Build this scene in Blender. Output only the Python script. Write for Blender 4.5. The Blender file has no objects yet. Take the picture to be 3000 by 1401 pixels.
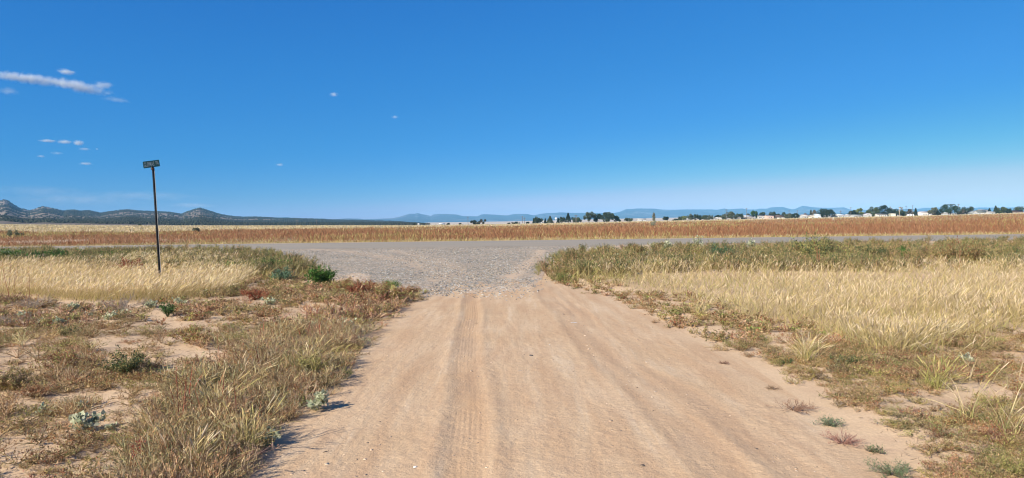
import bpy, math, random
import numpy as np
from mathutils import Matrix, Vector
R = math.radians
rng = np.random.default_rng(7)
random.seed(7)
S = bpy.context.scene
COL = S.collection

# ------------------------------------------------------------------ camera
F, CX, CY, EYE = 2000.0, 1500.0, 700.5, 1.6
cam_d = bpy.data.cameras.new('camera'); cam = bpy.data.objects.new('camera', cam_d); COL.objects.link(cam)
cam_d.lens = 24.0; cam_d.sensor_width = 36.0; cam_d.clip_start = 0.05; cam_d.clip_end = 80000
cam.matrix_world = Matrix.Translation((0, 0, EYE)) @ Matrix.Rotation(R(90 - 1.304), 4, 'X') @ Matrix.Rotation(R(-0.6), 4, 'Z')
S.camera = cam
RM = np.array(cam.matrix_world.to_3x3())

# ------------------------------------------------------------------ sky, sun, exposure
SUN_EL, SUN_AZ = 32.0, -132.0        # azimuth measured from +Y towards +X
w = bpy.data.worlds.new('World'); S.world = w; w.use_nodes = True
nt = w.node_tree; nt.nodes.clear()
sky = nt.nodes.new('ShaderNodeTexSky'); sky.sky_type = 'NISHITA'; sky.sun_disc = False
sky.sun_elevation = R(SUN_EL); sky.sun_rotation = R(SUN_AZ)
sky.altitude = 1500; sky.air_density = 1.0; sky.dust_density = 0.3; sky.ozone_density = 1.5
sc1 = nt.nodes.new('ShaderNodeVectorMath'); sc1.operation = 'SCALE'; sc1.inputs['Scale'].default_value = 0.115
cu = nt.nodes.new('ShaderNodeRGBCurve')      # the camera's colour response to a clear sky
for ch, pts in ((0, [(.178, .023), (.305, .040), (.468, .070), (.70, .19), (.88, .43), (1, .53)]), (1, [(.296, .200), (.479, .275), (.68, .350), (.90, .48), (.98, .53)]), (2, [(.3, .46), (.503, .62), (.716, .72), (.86, .785), (1, .79)])):
    c = cu.mapping.curves[ch]; c.points[0].location = (0, 0); c.points[1].location = pts[-1]
    for p in pts[:-1]: c.points.new(*p)
cu.mapping.update()
sc2 = nt.nodes.new('ShaderNodeVectorMath'); sc2.operation = 'SCALE'; sc2.inputs['Scale'].default_value = 1 / 0.115
bg = nt.nodes.new('ShaderNodeBackground'); bg.inputs[1].default_value = 0.0708
wo = nt.nodes.new('ShaderNodeOutputWorld')
nt.links.new(sky.outputs[0], sc1.inputs[0]); nt.links.new(sc1.outputs[0], cu.inputs['Color']); nt.links.new(cu.outputs[0], sc2.inputs[0])
nt.links.new(sc2.outputs[0], bg.inputs[0]); nt.links.new(bg.outputs[0], wo.inputs[0])
sd = bpy.data.lights.new('sun', 'SUN'); sd.energy = 5.0; sd.angle = R(0.53); sd.color = (1.0, 0.93, 0.80)
so = bpy.data.objects.new('sun', sd); COL.objects.link(so)
sv = Vector((math.sin(R(SUN_AZ)) * math.cos(R(SUN_EL)), math.cos(R(SUN_AZ)) * math.cos(R(SUN_EL)), math.sin(R(SUN_EL))))
so.rotation_euler = sv.to_track_quat('Z', 'Y').to_euler()
S.view_settings.view_transform = 'Standard'; S.view_settings.look = 'None'
S.view_settings.exposure = 0.7; S.view_settings.gamma = 1.0
S.render.engine = 'CYCLES'
S.cycles.max_bounces = 6; S.cycles.transparent_max_bounces = 8; S.cycles.volume_bounces = 2
S.cycles.use_denoising = True; S.cycles.denoiser = 'OPENIMAGEDENOISE'; S.cycles.denoising_input_passes = 'RGB_ALBEDO_NORMAL'; S.cycles.denoising_prefilter = 'ACCURATE'
S.cycles.volume_step_rate = 1.0; S.cycles.pixel_filter_type = 'BLACKMAN_HARRIS'; S.cycles.filter_width = 1.1

# ------------------------------------------------------------------ geometry of the view (used to survey positions)
def ray(px, py):
    d = RM @ np.array([(px - CX) / F, -(py - CY) / F, -1.0]); return d
def yh(px): return 655.0 - 0.01047 * (px - 1500)
def lerp(x, xs, ys): return np.interp(x, xs, ys)
def sm(t): t = np.clip(t, 0, 1); return t * t * (3 - 2 * t)
def hsh(ix, iy, s):
    n = (ix.astype(np.int64) * 374761393 + iy.astype(np.int64) * 668265263 + s * 974634777) & 0x7fffffff
    n = ((n ^ (n >> 13)) * 1274126177) & 0x7fffffff
    return ((n ^ (n >> 16)) & 0xffffff) / float(0xffffff)
def vn(x, y, s=0):
    x = np.asarray(x, float); y = np.asarray(y, float)
    ix, iy = np.floor(x), np.floor(y); fx, fy = x - ix, y - iy
    fx = fx * fx * (3 - 2 * fx); fy = fy * fy * (3 - 2 * fy)
    a, b = hsh(ix, iy, s), hsh(ix + 1, iy, s); c, d = hsh(ix, iy + 1, s), hsh(ix + 1, iy + 1, s)
    return (a + (b - a) * fx) * (1 - fy) + (c + (d - c) * fx) * fy
def fbm(x, y, s=0, o=4):
    r = 0; a = .5
    for i in range(o): r = r + a * vn(np.asarray(x) * 2 ** i, np.asarray(y) * 2 ** i, s + i * 17); a *= .5
    return r / (1 - .5 ** o)
def track_edges(y):
    l = lerp(y, [0, 4.3, 8.4, 13, 16, 18.5], [-1.6, -1.72, -1.95, -2.0, -1.95, -1.2])
    r = lerp(y, [0, 4.3, 7.8, 10.2, 14.7, 17, 21], [2.25, 2.35, 2.5, 2.35, 1.84, 1.5, .8])
    return l, r
EX = np.array([-700, 0, 400, 750, 1200, 1500, 2100, 2660, 3000, 3700])
ED = np.array([17, 14.7, 6.5, 2.9, -1.2, -.6, 5.7, 10.8, 16.3, 18]) - .8
E4X = np.array([-700, 0, 400, 750, 1120, 1260, 1500, 1850, 2300, 3000, 3700])
E4 = np.array([12, 12, 5, 3, 0, 11, 12.5, 21, 27, 35, 38])
ROADK = 0.08
def HF(x, y):
    x = np.asarray(x, float); y = np.asarray(y, float)
    yp = y - ROADK * x
    z = 0.42 * sm((yp - 17) / 17.5) - 0.30 * sm((yp - 47.5) / 6)
    px = 1500 + F * x / np.maximum(y, 1.0); px = np.where(y < 1, np.where(x < 0, -700, 3700), np.clip(px, -700, 3700))
    e = 1.6 + 650 * lerp(px, EX, ED) / F
    far = (e - .12) * np.clip((y - 60) / 590, 0, 1)
    e4 = lerp(px, E4X, E4)
    far = far + np.maximum(e4 - e, 0) * np.clip((y - 720) / 2780, 0, 1)
    z = z + far - 1.4 * sm((y - 656) / 12) * (1 - sm((y - 720) / 300))
    l, r = track_edges(y)
    off = np.minimum(np.maximum(l - x, x - r), 3) ; side = sm(off / .8) * sm((30 - yp) / 8)
    n = (fbm(x * .35, y * .35, 3) - .45) * .16 + (fbm(x * 1.4, y * 1.4, 9) - .5) * .07
    z = z + side * (n + .03)
    farn = sm((y - 60) / 60) * (fbm(x * .03, y * .03, 5) - .5) * .5 * (1 - sm((y - 500) / 140))
    return z + farn
def hit(px, py):
    d = ray(px, py); lo = 0.5; t = None; step = 1.0
    cur = lo
    while cur < 20000:
        nx = cur * 1.04 + .05
        if EYE + d[2] * nx < HF(d[0] * nx, d[1] * nx):
            a, b = cur, nx
            for _ in range(24):
                m = (a + b) / 2
                if EYE + d[2] * m < HF(d[0] * m, d[1] * m): b = m
                else: a = m
            return np.array([d[0] * b, d[1] * b, float(HF(d[0] * b, d[1] * b))])
        cur = nx
    return np.array([d[0] * 700, d[1] * 700, float(HF(d[0] * 700, d[1] * 700))])
def proj(x, y, z):
    P = np.stack([x, y, np.asarray(z) - EYE], -1) @ RM
    return CX - F * P[..., 0] / P[..., 2], CY + F * P[..., 1] / P[..., 2]
def inpoly(x, y, poly):
    r = np.zeros(len(x), bool); n = len(poly); j = n - 1
    for i in range(n):
        xi, yi = poly[i]; xj, yj = poly[j]
        c = ((yi > y) != (yj > y)) & (x < (xj - xi) * (y - yi) / (yj - yi + 1e-12) + xi); r ^= c; j = i
    return r

# ------------------------------------------------------------------ object helpers
def tag(o, label=None, cat=None, group=None, kind=None):
    if label: o['label'] = label
    if cat: o['category'] = cat
    if group: o['group'] = group
    if kind: o['kind'] = kind
    return o
def mesh_np(name, V, Q, C=None, mat=None, parent=None, smooth=False):
    V = np.ascontiguousarray(V, np.float32); Q = np.ascontiguousarray(Q, np.int32); k = Q.shape[1]
    me = bpy.data.meshes.new(name)
    me.vertices.add(len(V)); me.vertices.foreach_set('co', V.ravel())
    me.loops.add(Q.size); me.loops.foreach_set('vertex_index', Q.ravel())
    me.polygons.add(len(Q)); me.polygons.foreach_set('loop_start', np.arange(0, Q.size, k, dtype=np.int32))
    if smooth: me.polygons.foreach_set('use_smooth', np.ones(len(Q), bool))
    me.update(calc_edges=True)
    if C is not None:
        a = me.color_attributes.new('Col', 'FLOAT_COLOR', 'POINT')
        c4 = np.ones((len(V), 4), np.float32); c4[:, :3] = C; a.data.foreach_set('color', c4.ravel())
    if mat: me.materials.append(mat)
    o = bpy.data.objects.new(name, me); COL.objects.link(o)
    if parent: o.parent = parent
    return o
class Geo:
    def __init__(s): s.V = []; s.Q = []; s.C = []; s.n = 0
    def add(s, V, Q, C):
        V = np.asarray(V, float).reshape(-1, 3); s.V.append(V); s.Q.append(np.asarray(Q) + s.n)
        C = np.broadcast_to(np.asarray(C, float), V.shape) if np.asarray(C).ndim == 1 else np.asarray(C).reshape(-1, 3)
        s.C.append(C); s.n += len(V)
    def arr(s): return np.concatenate(s.V), np.concatenate(s.Q), np.concatenate(s.C)
    def build(s, name, mat, parent=None, smooth=False):
        return mesh_np(name, *s.arr(), mat, parent, smooth)
    def box(s, x0, x1, y0, y1, z0, z1, c):
        v = [(x, y, z) for z in (z0, z1) for y in (y0, y1) for x in (x0, x1)]
        s.add(v, [(0, 2, 3, 1), (4, 5, 7, 6), (0, 1, 5, 4), (2, 6, 7, 3), (0, 4, 6, 2), (1, 3, 7, 5)], c)
    def tube(s, P, rad, c, n=6, cap=True):
        P = [np.array(p, float) for p in P]; vs = []; qs = []
        for i, p in enumerate(P):
            d = P[min(i + 1, len(P) - 1)] - P[max(i - 1, 0)]; d /= np.linalg.norm(d) + 1e-9
            a = np.cross(d, [0, 1, .01] if abs(d[1]) < .9 else [1, 0, 0]); a /= np.linalg.norm(a); b = np.cross(d, a)
            for k in range(n):
                t = 2 * math.pi * k / n; vs.append(p + rad[i] * (a * math.cos(t) + b * math.sin(t)))
        for i in range(len(P) - 1):
            for k in range(n): qs.append((i * n + k, i * n + (k + 1) % n, (i + 1) * n + (k + 1) % n, (i + 1) * n + k))
        if cap:
            e = (len(P) - 1) * n; vs.append(P[-1]); c0 = len(vs) - 1
            for k in range(0, n, 2): qs.append((e + k, e + (k + 1) % n, e + (k + 2) % n, c0))
        s.add(vs, qs, c)
def unit(v): return v / (np.linalg.norm(v, axis=-1, keepdims=True) + 1e-9)
def rv(n): return unit(rng.normal(size=(n, 3)))
def ribbons(g, P, D, L, W, bend, ts, ws, c0, c1, cj=.12, side=None):
    """n ribbons: start P, direction D, length L, width W; profile ws over ts; bend added as t squared"""
    n = len(P); K = len(ts); ts = np.array(ts); ws = np.array(ws)
    D = unit(D); L = np.broadcast_to(L, (n,))[:, None, None]; W = np.broadcast_to(W, (n,))[:, None, None]
    c = P[:, None, :] + D[:, None, :] * L * ts[None, :, None] + bend[:, None, :] * L * (ts ** 2)[None, :, None]
    sd_ = unit(np.cross(D, rv(n) if side is None else side))[:, None, :] * W * ws[None, :, None] * .5
    V = np.stack([c - sd_, c + sd_], 2).reshape(n, K * 2, 3)
    q = np.array([(2 * i, 2 * i + 1, 2 * i + 3, 2 * i + 2) for i in range(K - 1)])
    Q = (q[None] + (np.arange(n) * K * 2)[:, None, None]).reshape(-1, 4)
    c0 = np.broadcast_to(c0, (n, 3)); c1 = np.broadcast_to(c1, (n, 3))
    tc = np.clip(ts, 0, 1)[None, :, None]
    C = c0[:, None] * (1 - tc) + c1[:, None] * tc
    C = C * (1 + rng.normal(size=(n, 1, 1)) * cj)
    C = np.repeat(np.clip(C, .01, .9), 2, axis=1)
    g.add(V, Q, C.reshape(-1, 3))
def pick(pal, n):
    pal = np.array(pal, float); return pal[rng.integers(0, len(pal), n)]

# ------------------------------------------------------------------ materials
def newmat(name):
    m = bpy.data.materials.new(name); m.use_nodes = True; t = m.node_tree; t.nodes.clear()
    out = t.nodes.new('ShaderNodeOutputMaterial'); return m, t, out
def N(t, typ, **kw):
    n = t.nodes.new(typ)
    for k, v in kw.items():
        if k.startswith('i_'):
            key = k[2:]; n.inputs[int(key) if key.isdigit() else key].default_value = v
        else: setattr(n, k, v)
    return n
def mixc(t, fac, a, b, mode='MIX'):
    m = t.nodes.new('ShaderNodeMix'); m.data_type = 'RGBA'; m.blend_type = mode
    for i, v in ((0, fac), (6, a), (7, b)):
        if hasattr(v, 'is_linked') or hasattr(v, 'links'): t.links.new(v, m.inputs[i])
        else: m.inputs[i].default_value = v if i == 0 or len(v) == 4 else (*v, 1)
    return m.outputs[2]
def ramp(t, src, stops):
    r = t.nodes.new('ShaderNodeValToRGB'); e = r.color_ramp.elements
    while len(e) < len(stops): e.new(.5)
    for el, (p, c) in zip(e, stops): el.position = p; el.color = (c, c, c, 1) if not hasattr(c, '__len__') else (*c, 1)
    t.links.new(src, r.inputs[0]); return r.outputs[0]
def noise(t, vec, scale, detail=4, rough=.55, dist=0):
    n = N(t, 'ShaderNodeTexNoise', i_Scale=scale, i_Detail=detail, i_Roughness=rough, i_Distortion=dist); t.links.new(vec, n.inputs['Vector']); return n.outputs[0]
def mapping(t, sc=(1, 1, 1)):
    g = t.nodes.new('ShaderNodeNewGeometry'); m = N(t, 'ShaderNodeMapping'); m.inputs['Scale'].default_value = sc
    t.links.new(g.outputs['Position'], m.inputs['Vector']); return m.outputs[0]
def finish(t, out, col, rough=.9, bump=None, bstr=.4, bdist=.02, spec=.2):
    p = N(t, 'ShaderNodeBsdfPrincipled', i_Roughness=rough); p.inputs['Specular IOR Level'].default_value = spec
    if hasattr(col, 'links'): t.links.new(col, p.inputs['Base Color'])
    else: p.inputs['Base Color'].default_value = (*col, 1)
    if bump is not None:
        b = N(t, 'ShaderNodeBump', i_Strength=bstr, i_Distance=bdist); t.links.new(bump, b.inputs['Height']); t.links.new(b.outputs[0], p.inputs['Normal'])
    t.links.new(p.outputs[0], out.inputs[0]); return p
def leafmat(name, trans=.28, rough=.7, gain=1.0):
    m, t, out = newmat(name)
    a = N(t, 'ShaderNodeVertexColor', layer_name='Col')
    nz = noise(t, mapping(t), 60, 2); v = ramp(t, nz, [(.3, .82), (.7, 1.15)])
    col = mixc(t, 1.0, a.outputs[0], v, 'MULTIPLY')
    d = N(t, 'ShaderNodeBsdfPrincipled', i_Roughness=rough); d.inputs['Specular IOR Level'].default_value = .15; t.links.new(col, d.inputs['Base Color'])
    tr = N(t, 'ShaderNodeBsdfTranslucent'); t.links.new(col, tr.inputs[0])
    mx = N(t, 'ShaderNodeMixShader', i_0=trans); t.links.new(d.outputs[0], mx.inputs[1]); t.links.new(tr.outputs[0], mx.inputs[2]); t.links.new(mx.outputs[0], out.inputs[0])
    return m
M_LEAF = leafmat('plant_leaf'); M_STRAW = leafmat('dry_straw', .35); M_CROWN = leafmat('tree_leaf', .15)
def vcolmat(name, rough=.8, spec=.2, sc=8, amt=.15, metallic=0):
    m, t, out = newmat(name); a = N(t, 'ShaderNodeVertexColor', layer_name='Col')
    nz = noise(t, mapping(t), sc, 5); v = ramp(t, nz, [(.3, 1 - amt), (.7, 1 + amt)])
    p = finish(t, out, mixc(t, 1.0, a.outputs[0], v, 'MULTIPLY'), rough, nz, .15, .01, spec); p.inputs['Metallic'].default_value = metallic; return m
M_BARK = vcolmat('bark', .9, .1, 5, .3); M_WALL = vcolmat('painted_wall', .7, .3, .6, .08); M_STONE = vcolmat('stone', .85, .25, 90, .2)
M_ROOF = vcolmat('roofing', .8, .2, 1.5, .15); M_GLASS = vcolmat('window_glass', .15, .6, 1, .05); M_WOOD = vcolmat('weathered_wood', .9, .1, 3, .2)
M_STEEL = vcolmat('galvanised_steel', .45, .4, 30, .18, .6); M_SIGN = vcolmat('sign_green', .5, .3, 25, .08); M_LETTER = vcolmat('sign_lettering', .5, .3, 30, .1)

def soilmat(name, track=False):
    m, t, out = newmat(name); P = mapping(t)
    big = noise(t, P, .45, 5, .6); mid = noise(t, P, 2.6, 5, .6); fine = noise(t, P, 45, 4, .7)
    base = mixc(t, ramp(t, big, [(.35, 0), (.65, 1)]), (.53, .364, .218), (.59, .424, .270))
    base = mixc(t, ramp(t, mid, [(.5, 0), (.75, .6)]), base, (.45, .30, .195))
    if track:
        a = N(t, 'ShaderNodeVertexColor', layer_name='Col'); sp = N(t, 'ShaderNodeSeparateColor'); t.links.new(a.outputs[0], sp.inputs[0])
        Pl = mapping(t, (3.2, .35, 1)); lon = noise(t, Pl, 1.3, 5, .62, .4)
        base = mixc(t, ramp(t, lon, [(.42, 0), (.68, .75)]), base, (.47, .295, .17))
        base = mixc(t, ramp(t, lon, [(.28, .7), (.42, 0)]), base, (.61, .468, .32))
        base = mixc(t, sp.outputs[0], base, (.48, .29, .155))
        base = mixc(t, sp.outputs[1], base, (.33, .245, .185))
    else:
        fd = N(t, 'ShaderNodeVertexColor', layer_name='Col')
        sp = N(t, 'ShaderNodeSeparateColor'); t.links.new(fd.outputs[0], sp.inputs[0])
        straw = mixc(t, ramp(t, noise(t, mapping(t, (.01, .05, 1)), 1, 5), [(.4, 0), (.6, 1)]), (.40, .31, .16), (.50, .41, .24))
        base = mixc(t, sp.outputs[0], base, straw)
        pale = mixc(t, ramp(t, noise(t, mapping(t, (.004, .03, 1)), 1, 5), [(.45, 0), (.6, 1)]), (.56, .48, .40), (.38, .33, .26))
        base = mixc(t, sp.outputs[1], base, pale)
        base = mixc(t, sp.outputs[2], base, mixc(t, ramp(t, fine, [(.4, 0), (.6, 1)]), (.16, .12, .085), (.36, .27, .19)))
    v1 = N(t, 'ShaderNodeTexVoronoi', i_Scale=55.0); t.links.new(P, v1.inputs['Vector'])
    peb = ramp(t, v1.outputs['Distance'], [(.10, 1), (.22, 0)])
    sel = ramp(t, noise(t, P, 9, 3), [(.5, 0), (.62, 1)])
    pm = N(t, 'ShaderNodeMath', operation='MULTIPLY'); t.links.new(peb, pm.inputs[0]); t.links.new(sel, pm.inputs[1])
    pc = mixc(t, v1.outputs['Color'], (.30, .21, .15), (.72, .60, .48))
    base = mixc(t, pm.outputs[0], base, pc)
    g = ramp(t, fine, [(.3, .86), (.7, 1.1)]); base = mixc(t, 1.0, base, g, 'MULTIPLY')
    h1 = N(t, 'ShaderNodeMath', operation='MULTIPLY_ADD', i_1=.6); t.links.new(pm.outputs[0], h1.inputs[0]); t.links.new(fine, h1.inputs[2])
    h2 = N(t, 'ShaderNodeMath', operation='MULTIPLY_ADD', i_1=1.2); t.links.new(noise(t, P, 11, 5, .65), h2.inputs[0]); t.links.new(h1.outputs[0], h2.inputs[2])
    finish(t, out, base, .95, h2.outputs[0], .5, .016, .1); return m
M_SOIL = soilmat('soil'); M_TRACK = soilmat('packed_soil', True)
def gravelmat():
    m, t, out = newmat('gravel'); P = mapping(t)
    v = N(t, 'ShaderNodeTexVoronoi', i_Scale=22.0); t.links.new(P, v.inputs['Vector'])
    sp = N(t, 'ShaderNodeSeparateColor'); t.links.new(v.outputs['Color'], sp.inputs[0])
    c = mixc(t, sp.outputs[0], (.11, .108, .095), (.52, .475, .39)); c = mixc(t, ramp(t, sp.outputs[1], [(.50, 0), (.62, 1)]), c, (.52, .42, .30))
    c = mixc(t, ramp(t, sp.outputs[2], [(.9, 0), (.93, 1)]), c, (.68, .64, .58))
    edge = ramp(t, v.outputs['Distance'], [(.35, 1), (.6, .45)]); c = mixc(t, 1.0, c, edge, 'MULTIPLY')
    a = N(t, 'ShaderNodeVertexColor', layer_name='Col'); s2 = N(t, 'ShaderNodeSeparateColor'); t.links.new(a.outputs[0], s2.inputs[0])
    dn = N(t, 'ShaderNodeMath', operation='ADD'); t.links.new(s2.outputs[0], dn.inputs[0]); t.links.new(noise(t, P, 5, 6, .7), dn.inputs[1])
    c = mixc(t, ramp(t, dn.outputs[0], [(.50, .0), (.95, 1.0)]), c, (.52, .38, .26))
    c = mixc(t, ramp(t, noise(t, P, .5, 4), [(.45, 0), (.7, .35)]), c, (.40, .33, .25))
    finish(t, out, c, .9, edge, .7, .02, .2); return m
M_GRAVEL = gravelmat()
def asphmat():
    m, t, out = newmat('worn_chipseal'); P = mapping(t)
    n1 = noise(t, P, 60, 3, .7); n2 = noise(t, mapping(t, (.15, 2.5, 1)), 1.2, 5)
    c = mixc(t, ramp(t, n1, [(.35, 0), (.65, 1)]), (.19, .17, .135), (.345, .305, .245))
    c = mixc(t, ramp(t, n2, [(.35, 0), (.7, .6)]), c, (.37, .30, .22))
    finish(t, out, c, .9, n1, .4, .01, .25); return m
M_ASPH = asphmat()

# ------------------------------------------------------------------ ground
def grid(name, X, Y, Z, mat, C=None, smooth=True):
    r, c = X.shape; V = np.stack([X, Y, Z], -1).reshape(-1, 3)
    i = np.arange(r * c).reshape(r, c); Q = np.stack([i[:-1, :-1], i[:-1, 1:], i[1:, 1:], i[1:, :-1]], -1).reshape(-1, 4)
    return mesh_np(name, V, Q, C, mat, None, smooth)
# gravel apron outline on the ground, surveyed from the photograph
GR = [hit(*p)[:2] for p in [(560, 735), (700, 745), (800, 765), (870, 790), (960, 815), (1060, 840), (1180, 858), (1260, 868), (1340, 860), (1430, 862), (1500, 858),
      (1560, 838), (1590, 815), (1600, 790), (1630, 765), (1680, 742), (1800, 728)]]
GR = [GR[0] + [-3, 2]] + GR + [GR[-1] + [3, 2]]
GRp = np.array(GR)
YF = 35.0   # near edge of asphalt at x=0
yroad = lambda x: YF + ROADK * x
def gravel_near(x):    # near boundary y of the gravel at x
    j = (vn(x * 1.3, x * 0, 44) - .5) * 1.8 + (vn(x * 6, x * 0, 45) - .5) * .8
    return np.interp(x, GRp[:, 0], GRp[:, 1]) + j
GX0, GX1 = GRp[0, 0], GRp[-1, 0]
def in_gravel(x, y): return (x > GX0) & (x < GX1) & (y > gravel_near(x)) & (y < yroad(x) + .2)
def apron_m(x, y, ramp_=.5):
    inx = sm((x - GX0) / ramp_) * sm((GX1 - x) / ramp_)
    return inx * sm((y - gravel_near(x)) / ramp_) * sm((yroad(x) + .4 - y) / .3)
def track_m(x, y):
    l, r = track_edges(y); return sm((x - l) / .35) * sm((r - x) / .35) * sm((18.2 - y) / .4)
def road_m(x, y):
    yp = y - ROADK * x; return sm((yp - YF + .0) / .3) * sm((47.0 - yp) / .3)
def Hg(x, y):
    return HF(x, y) - .05 * np.maximum(np.maximum(apron_m(x, y), track_m(x, y)), road_m(x, y))
az = np.concatenate([np.linspace(-180, -56, 60)[:-1], np.linspace(-56, 56, 760), np.linspace(56, 180, 60)[1:]])
rad = np.concatenate([np.geomspace(.25, 60, 620), np.geomspace(60, 700, 170)[1:], np.geomspace(700, 12000, 120)[1:]])
A_, R_ = np.meshgrid(np.radians(az), rad); X = np.sin(A_) * R_; Y = np.cos(A_) * R_
C = np.zeros((X.size, 3)); x_, y_ = X.ravel(), Y.ravel()
C[:, 0] = sm((y_ - 90) / 60); C[:, 1] = sm((y_ - 680) / 200)
yp_ = y_ - ROADK * x_
C[:, 2] = sm((yp_ - 22) / 5) * sm((36 - yp_) / 2) * (np.abs(x_) > 3) * .55 + sm((yp_ - 49) / 3) * sm((200 - y_) / 40) * .4
C[:, 2] *= (1 - .9 * sm((x_ - 17) / 3) * sm((42 - y_) / 6))
o = grid('ground', X, Y, Hg(X, Y), M_SOIL, C); tag(o, kind='structure')

# dirt track with ruts
ys = np.concatenate([np.arange(.4, 6, .022), np.arange(6, 18.6, .045)]); us = np.linspace(0, 1, 330)
Y, U = np.meshgrid(ys, us, indexing='ij'); l, r = track_edges(Y); X = l - .12 + (r - l + .24) * U
def rutx(y, k): return [lerp(y, [0, 4.3, 13, 18], [-.26, -.34, -.80, -1.1]), lerp(y, [0, 4.3, 13, 18], [1.5, 1.32, .85, .55]),
                        lerp(y, [0, 4.3, 8, 18], [2.1, 1.75, 1.3, .9])][k]
edge = sm((X - l) / .3) * sm((r - X) / .3)
Z = HF(X, Y) + .006
wob = (vn(Y * .5, Y * 0, 5) - .5) * .12
red = np.zeros_like(X); drk = np.zeros_like(X)
for k, (wd, dep) in enumerate([(.15, .009), (.17, .006), (.15, .004)]):
    dx = X - rutx(Y, k) - wob * (.5 + k * .4); q = np.exp(-(dx / wd) ** 4)
    Z = Z - edge * dep * q + edge * dep * .7 * (np.exp(-((np.abs(dx) - wd * 1.45) / .07) ** 2))
    if k == 0:
        Z = Z + edge * q * .0014 * (.4 + vn(Y * 1.3, X * 4, 77)) * np.sin(dx * 2 * math.pi / .042)
        red += q * .55 * (.4 + .9 * vn(Y * .6, Y * 0, 61)); drk += q * .25 * sm((vn(Y * .9, X * 3, 8) - .45) * 4)
    else:
        red += q * .35 * vn(Y * .7, Y * 0, 70 + k); drk += q * .12
Z = Z + edge * ((fbm(X * 3.2, Y * .5, 21) - .5) * .012 + (fbm(X * 9, Y * 7, 22) - .5) * .004 + (vn(X * 28, Y * 26, 23) - .5) * .005 + (vn(X * 14, Y * 1.1, 24) - .5) * .002)
C = np.stack([np.clip(red, 0, 1), np.clip(drk, 0, .8), 0 * red], -1).reshape(-1, 3)
TRX, TRY, TRZ = X, Y, Z
o = grid('dirt_track', X, Y, Z, M_TRACK, C); tag(o, kind='structure')

# gravel apron
xs = np.linspace(GX0, GX1, 420); vs_ = np.linspace(0, 1, 260)
XX, VV = np.meshgrid(xs, vs_); y0 = gravel_near(XX); YY = y0 + (yroad(XX) + .15 - y0) * VV ** 1.4
ZZ = HF(XX, YY) + .008 + (vn(XX * 9, YY * 9, 31) - .5) * .02 * sm((YY - y0) / 1.5) - .006 * sm(1 - (YY - y0) / .3) + (fbm(XX * .8, YY * .8, 33) - .5) * .05 * sm(VV * 5) * sm((1 - VV) * 8)
dist = (YY - y0)
d = np.zeros_like(XX) + sm(1 - dist / 2.4) * .62 + .10 * vn(XX * .5, YY * .5, 35)
def arc(pts, wd, amt):
    global d
    P = np.array([hit(*p)[:2] for p in pts]); best = np.full(XX.shape, 99.)
    for a, b in zip(P[:-1], P[1:]):
        ab = b - a; t = np.clip(((XX - a[0]) * ab[0] + (YY - a[1]) * ab[1]) / (ab @ ab), 0, 1)
        best = np.minimum(best, np.hypot(XX - a[0] - t * ab[0], YY - a[1] - t * ab[1]))
    d = d + amt * np.exp(-(best / wd) ** 2)
arc([(1330, 860), (1280, 800), (1190, 765), (1050, 742), (900, 730)], .42, .22)
arc([(1420, 858), (1350, 790), (1270, 760), (1150, 735)], .35, .18)
arc([(1440, 862), (1490, 820), (1540, 780), (1570, 755), (1585, 735)], .28, .42)
arc([(1550, 850), (1600, 800), (1640, 770), (1700, 745)], .34, .22)
C = np.stack([np.clip(d, 0, .8), 0 * d, 0 * d], -1).reshape(-1, 3)
o = grid('gravel_apron', XX, YY, ZZ, M_GRAVEL, C); tag(o, kind='structure')
# asphalt road: long strip across the view
xs = np.concatenate([np.linspace(-400, -60, 40)[:-1], np.linspace(-60, 60, 240), np.linspace(60, 400, 40)[1:]])
vv = np.linspace(0, 1, 26); XX, VV = np.meshgrid(xs, vv)
YY = yroad(XX) + .05 + (11.7 + (vn(XX * .8, XX * 0, 3) - .5) * .4 * (VV > .98)) * VV
YY = YY + (vn(XX * 1.5, XX * 0, 4) - .5) * .35 * (VV < .02)
crown = .06 * (1 - (2 * VV - 1) ** 2)
zl = HF(XX, YY)
o = grid('road', XX, YY, zl + .012 + crown, M_ASPH); tag(o, kind='structure')

# ------------------------------------------------------------------ hills and mountains
def hillmat(name, tan, dark, sc, lo, hi):
    m, t, out = newmat(name); P = mapping(t)
    patch = noise(t, mapping(t, (1.5, .8, 3)), sc, 5, .6, .3); dots = noise(t, mapping(t, (1, .5, 1.5)), sc * 14, 4, .75)
    s = N(t, 'ShaderNodeMath', operation='MULTIPLY_ADD', i_1=.55); t.links.new(dots, s.inputs[0]); t.links.new(patch, s.inputs[2])
    gp = t.nodes.new('ShaderNodeNewGeometry'); sx_ = N(t, 'ShaderNodeSeparateXYZ'); t.links.new(gp.outputs['Position'], sx_.inputs[0])   # a belt of denser trees along the foot
    mr = N(t, 'ShaderNodeMapRange'); mr.inputs[1].default_value = 1500; mr.inputs[2].default_value = 2200; t.links.new(sx_.outputs[1], mr.inputs[0])
    fm = N(t, 'ShaderNodeMath', operation='MULTIPLY'); t.links.new(ramp(t, s.outputs[0], [(lo, 0), (hi, 1)]), fm.inputs[0]); t.links.new(mr.outputs[0], fm.inputs[1])
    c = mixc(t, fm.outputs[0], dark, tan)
    finish(t, out, c, .95, dots, .5, 3.0, .05); return m
M_HILL = hillmat('scrub_hill', (.27, .21, .165), (.15, .125, .10), .0042, .60, .90)
M_MTN = hillmat('far_mountain', (.17, .17, .20), (.055, .075, .10), .0008, .80, 1.0)  # some of the blue of the haze is put into these colours
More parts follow.
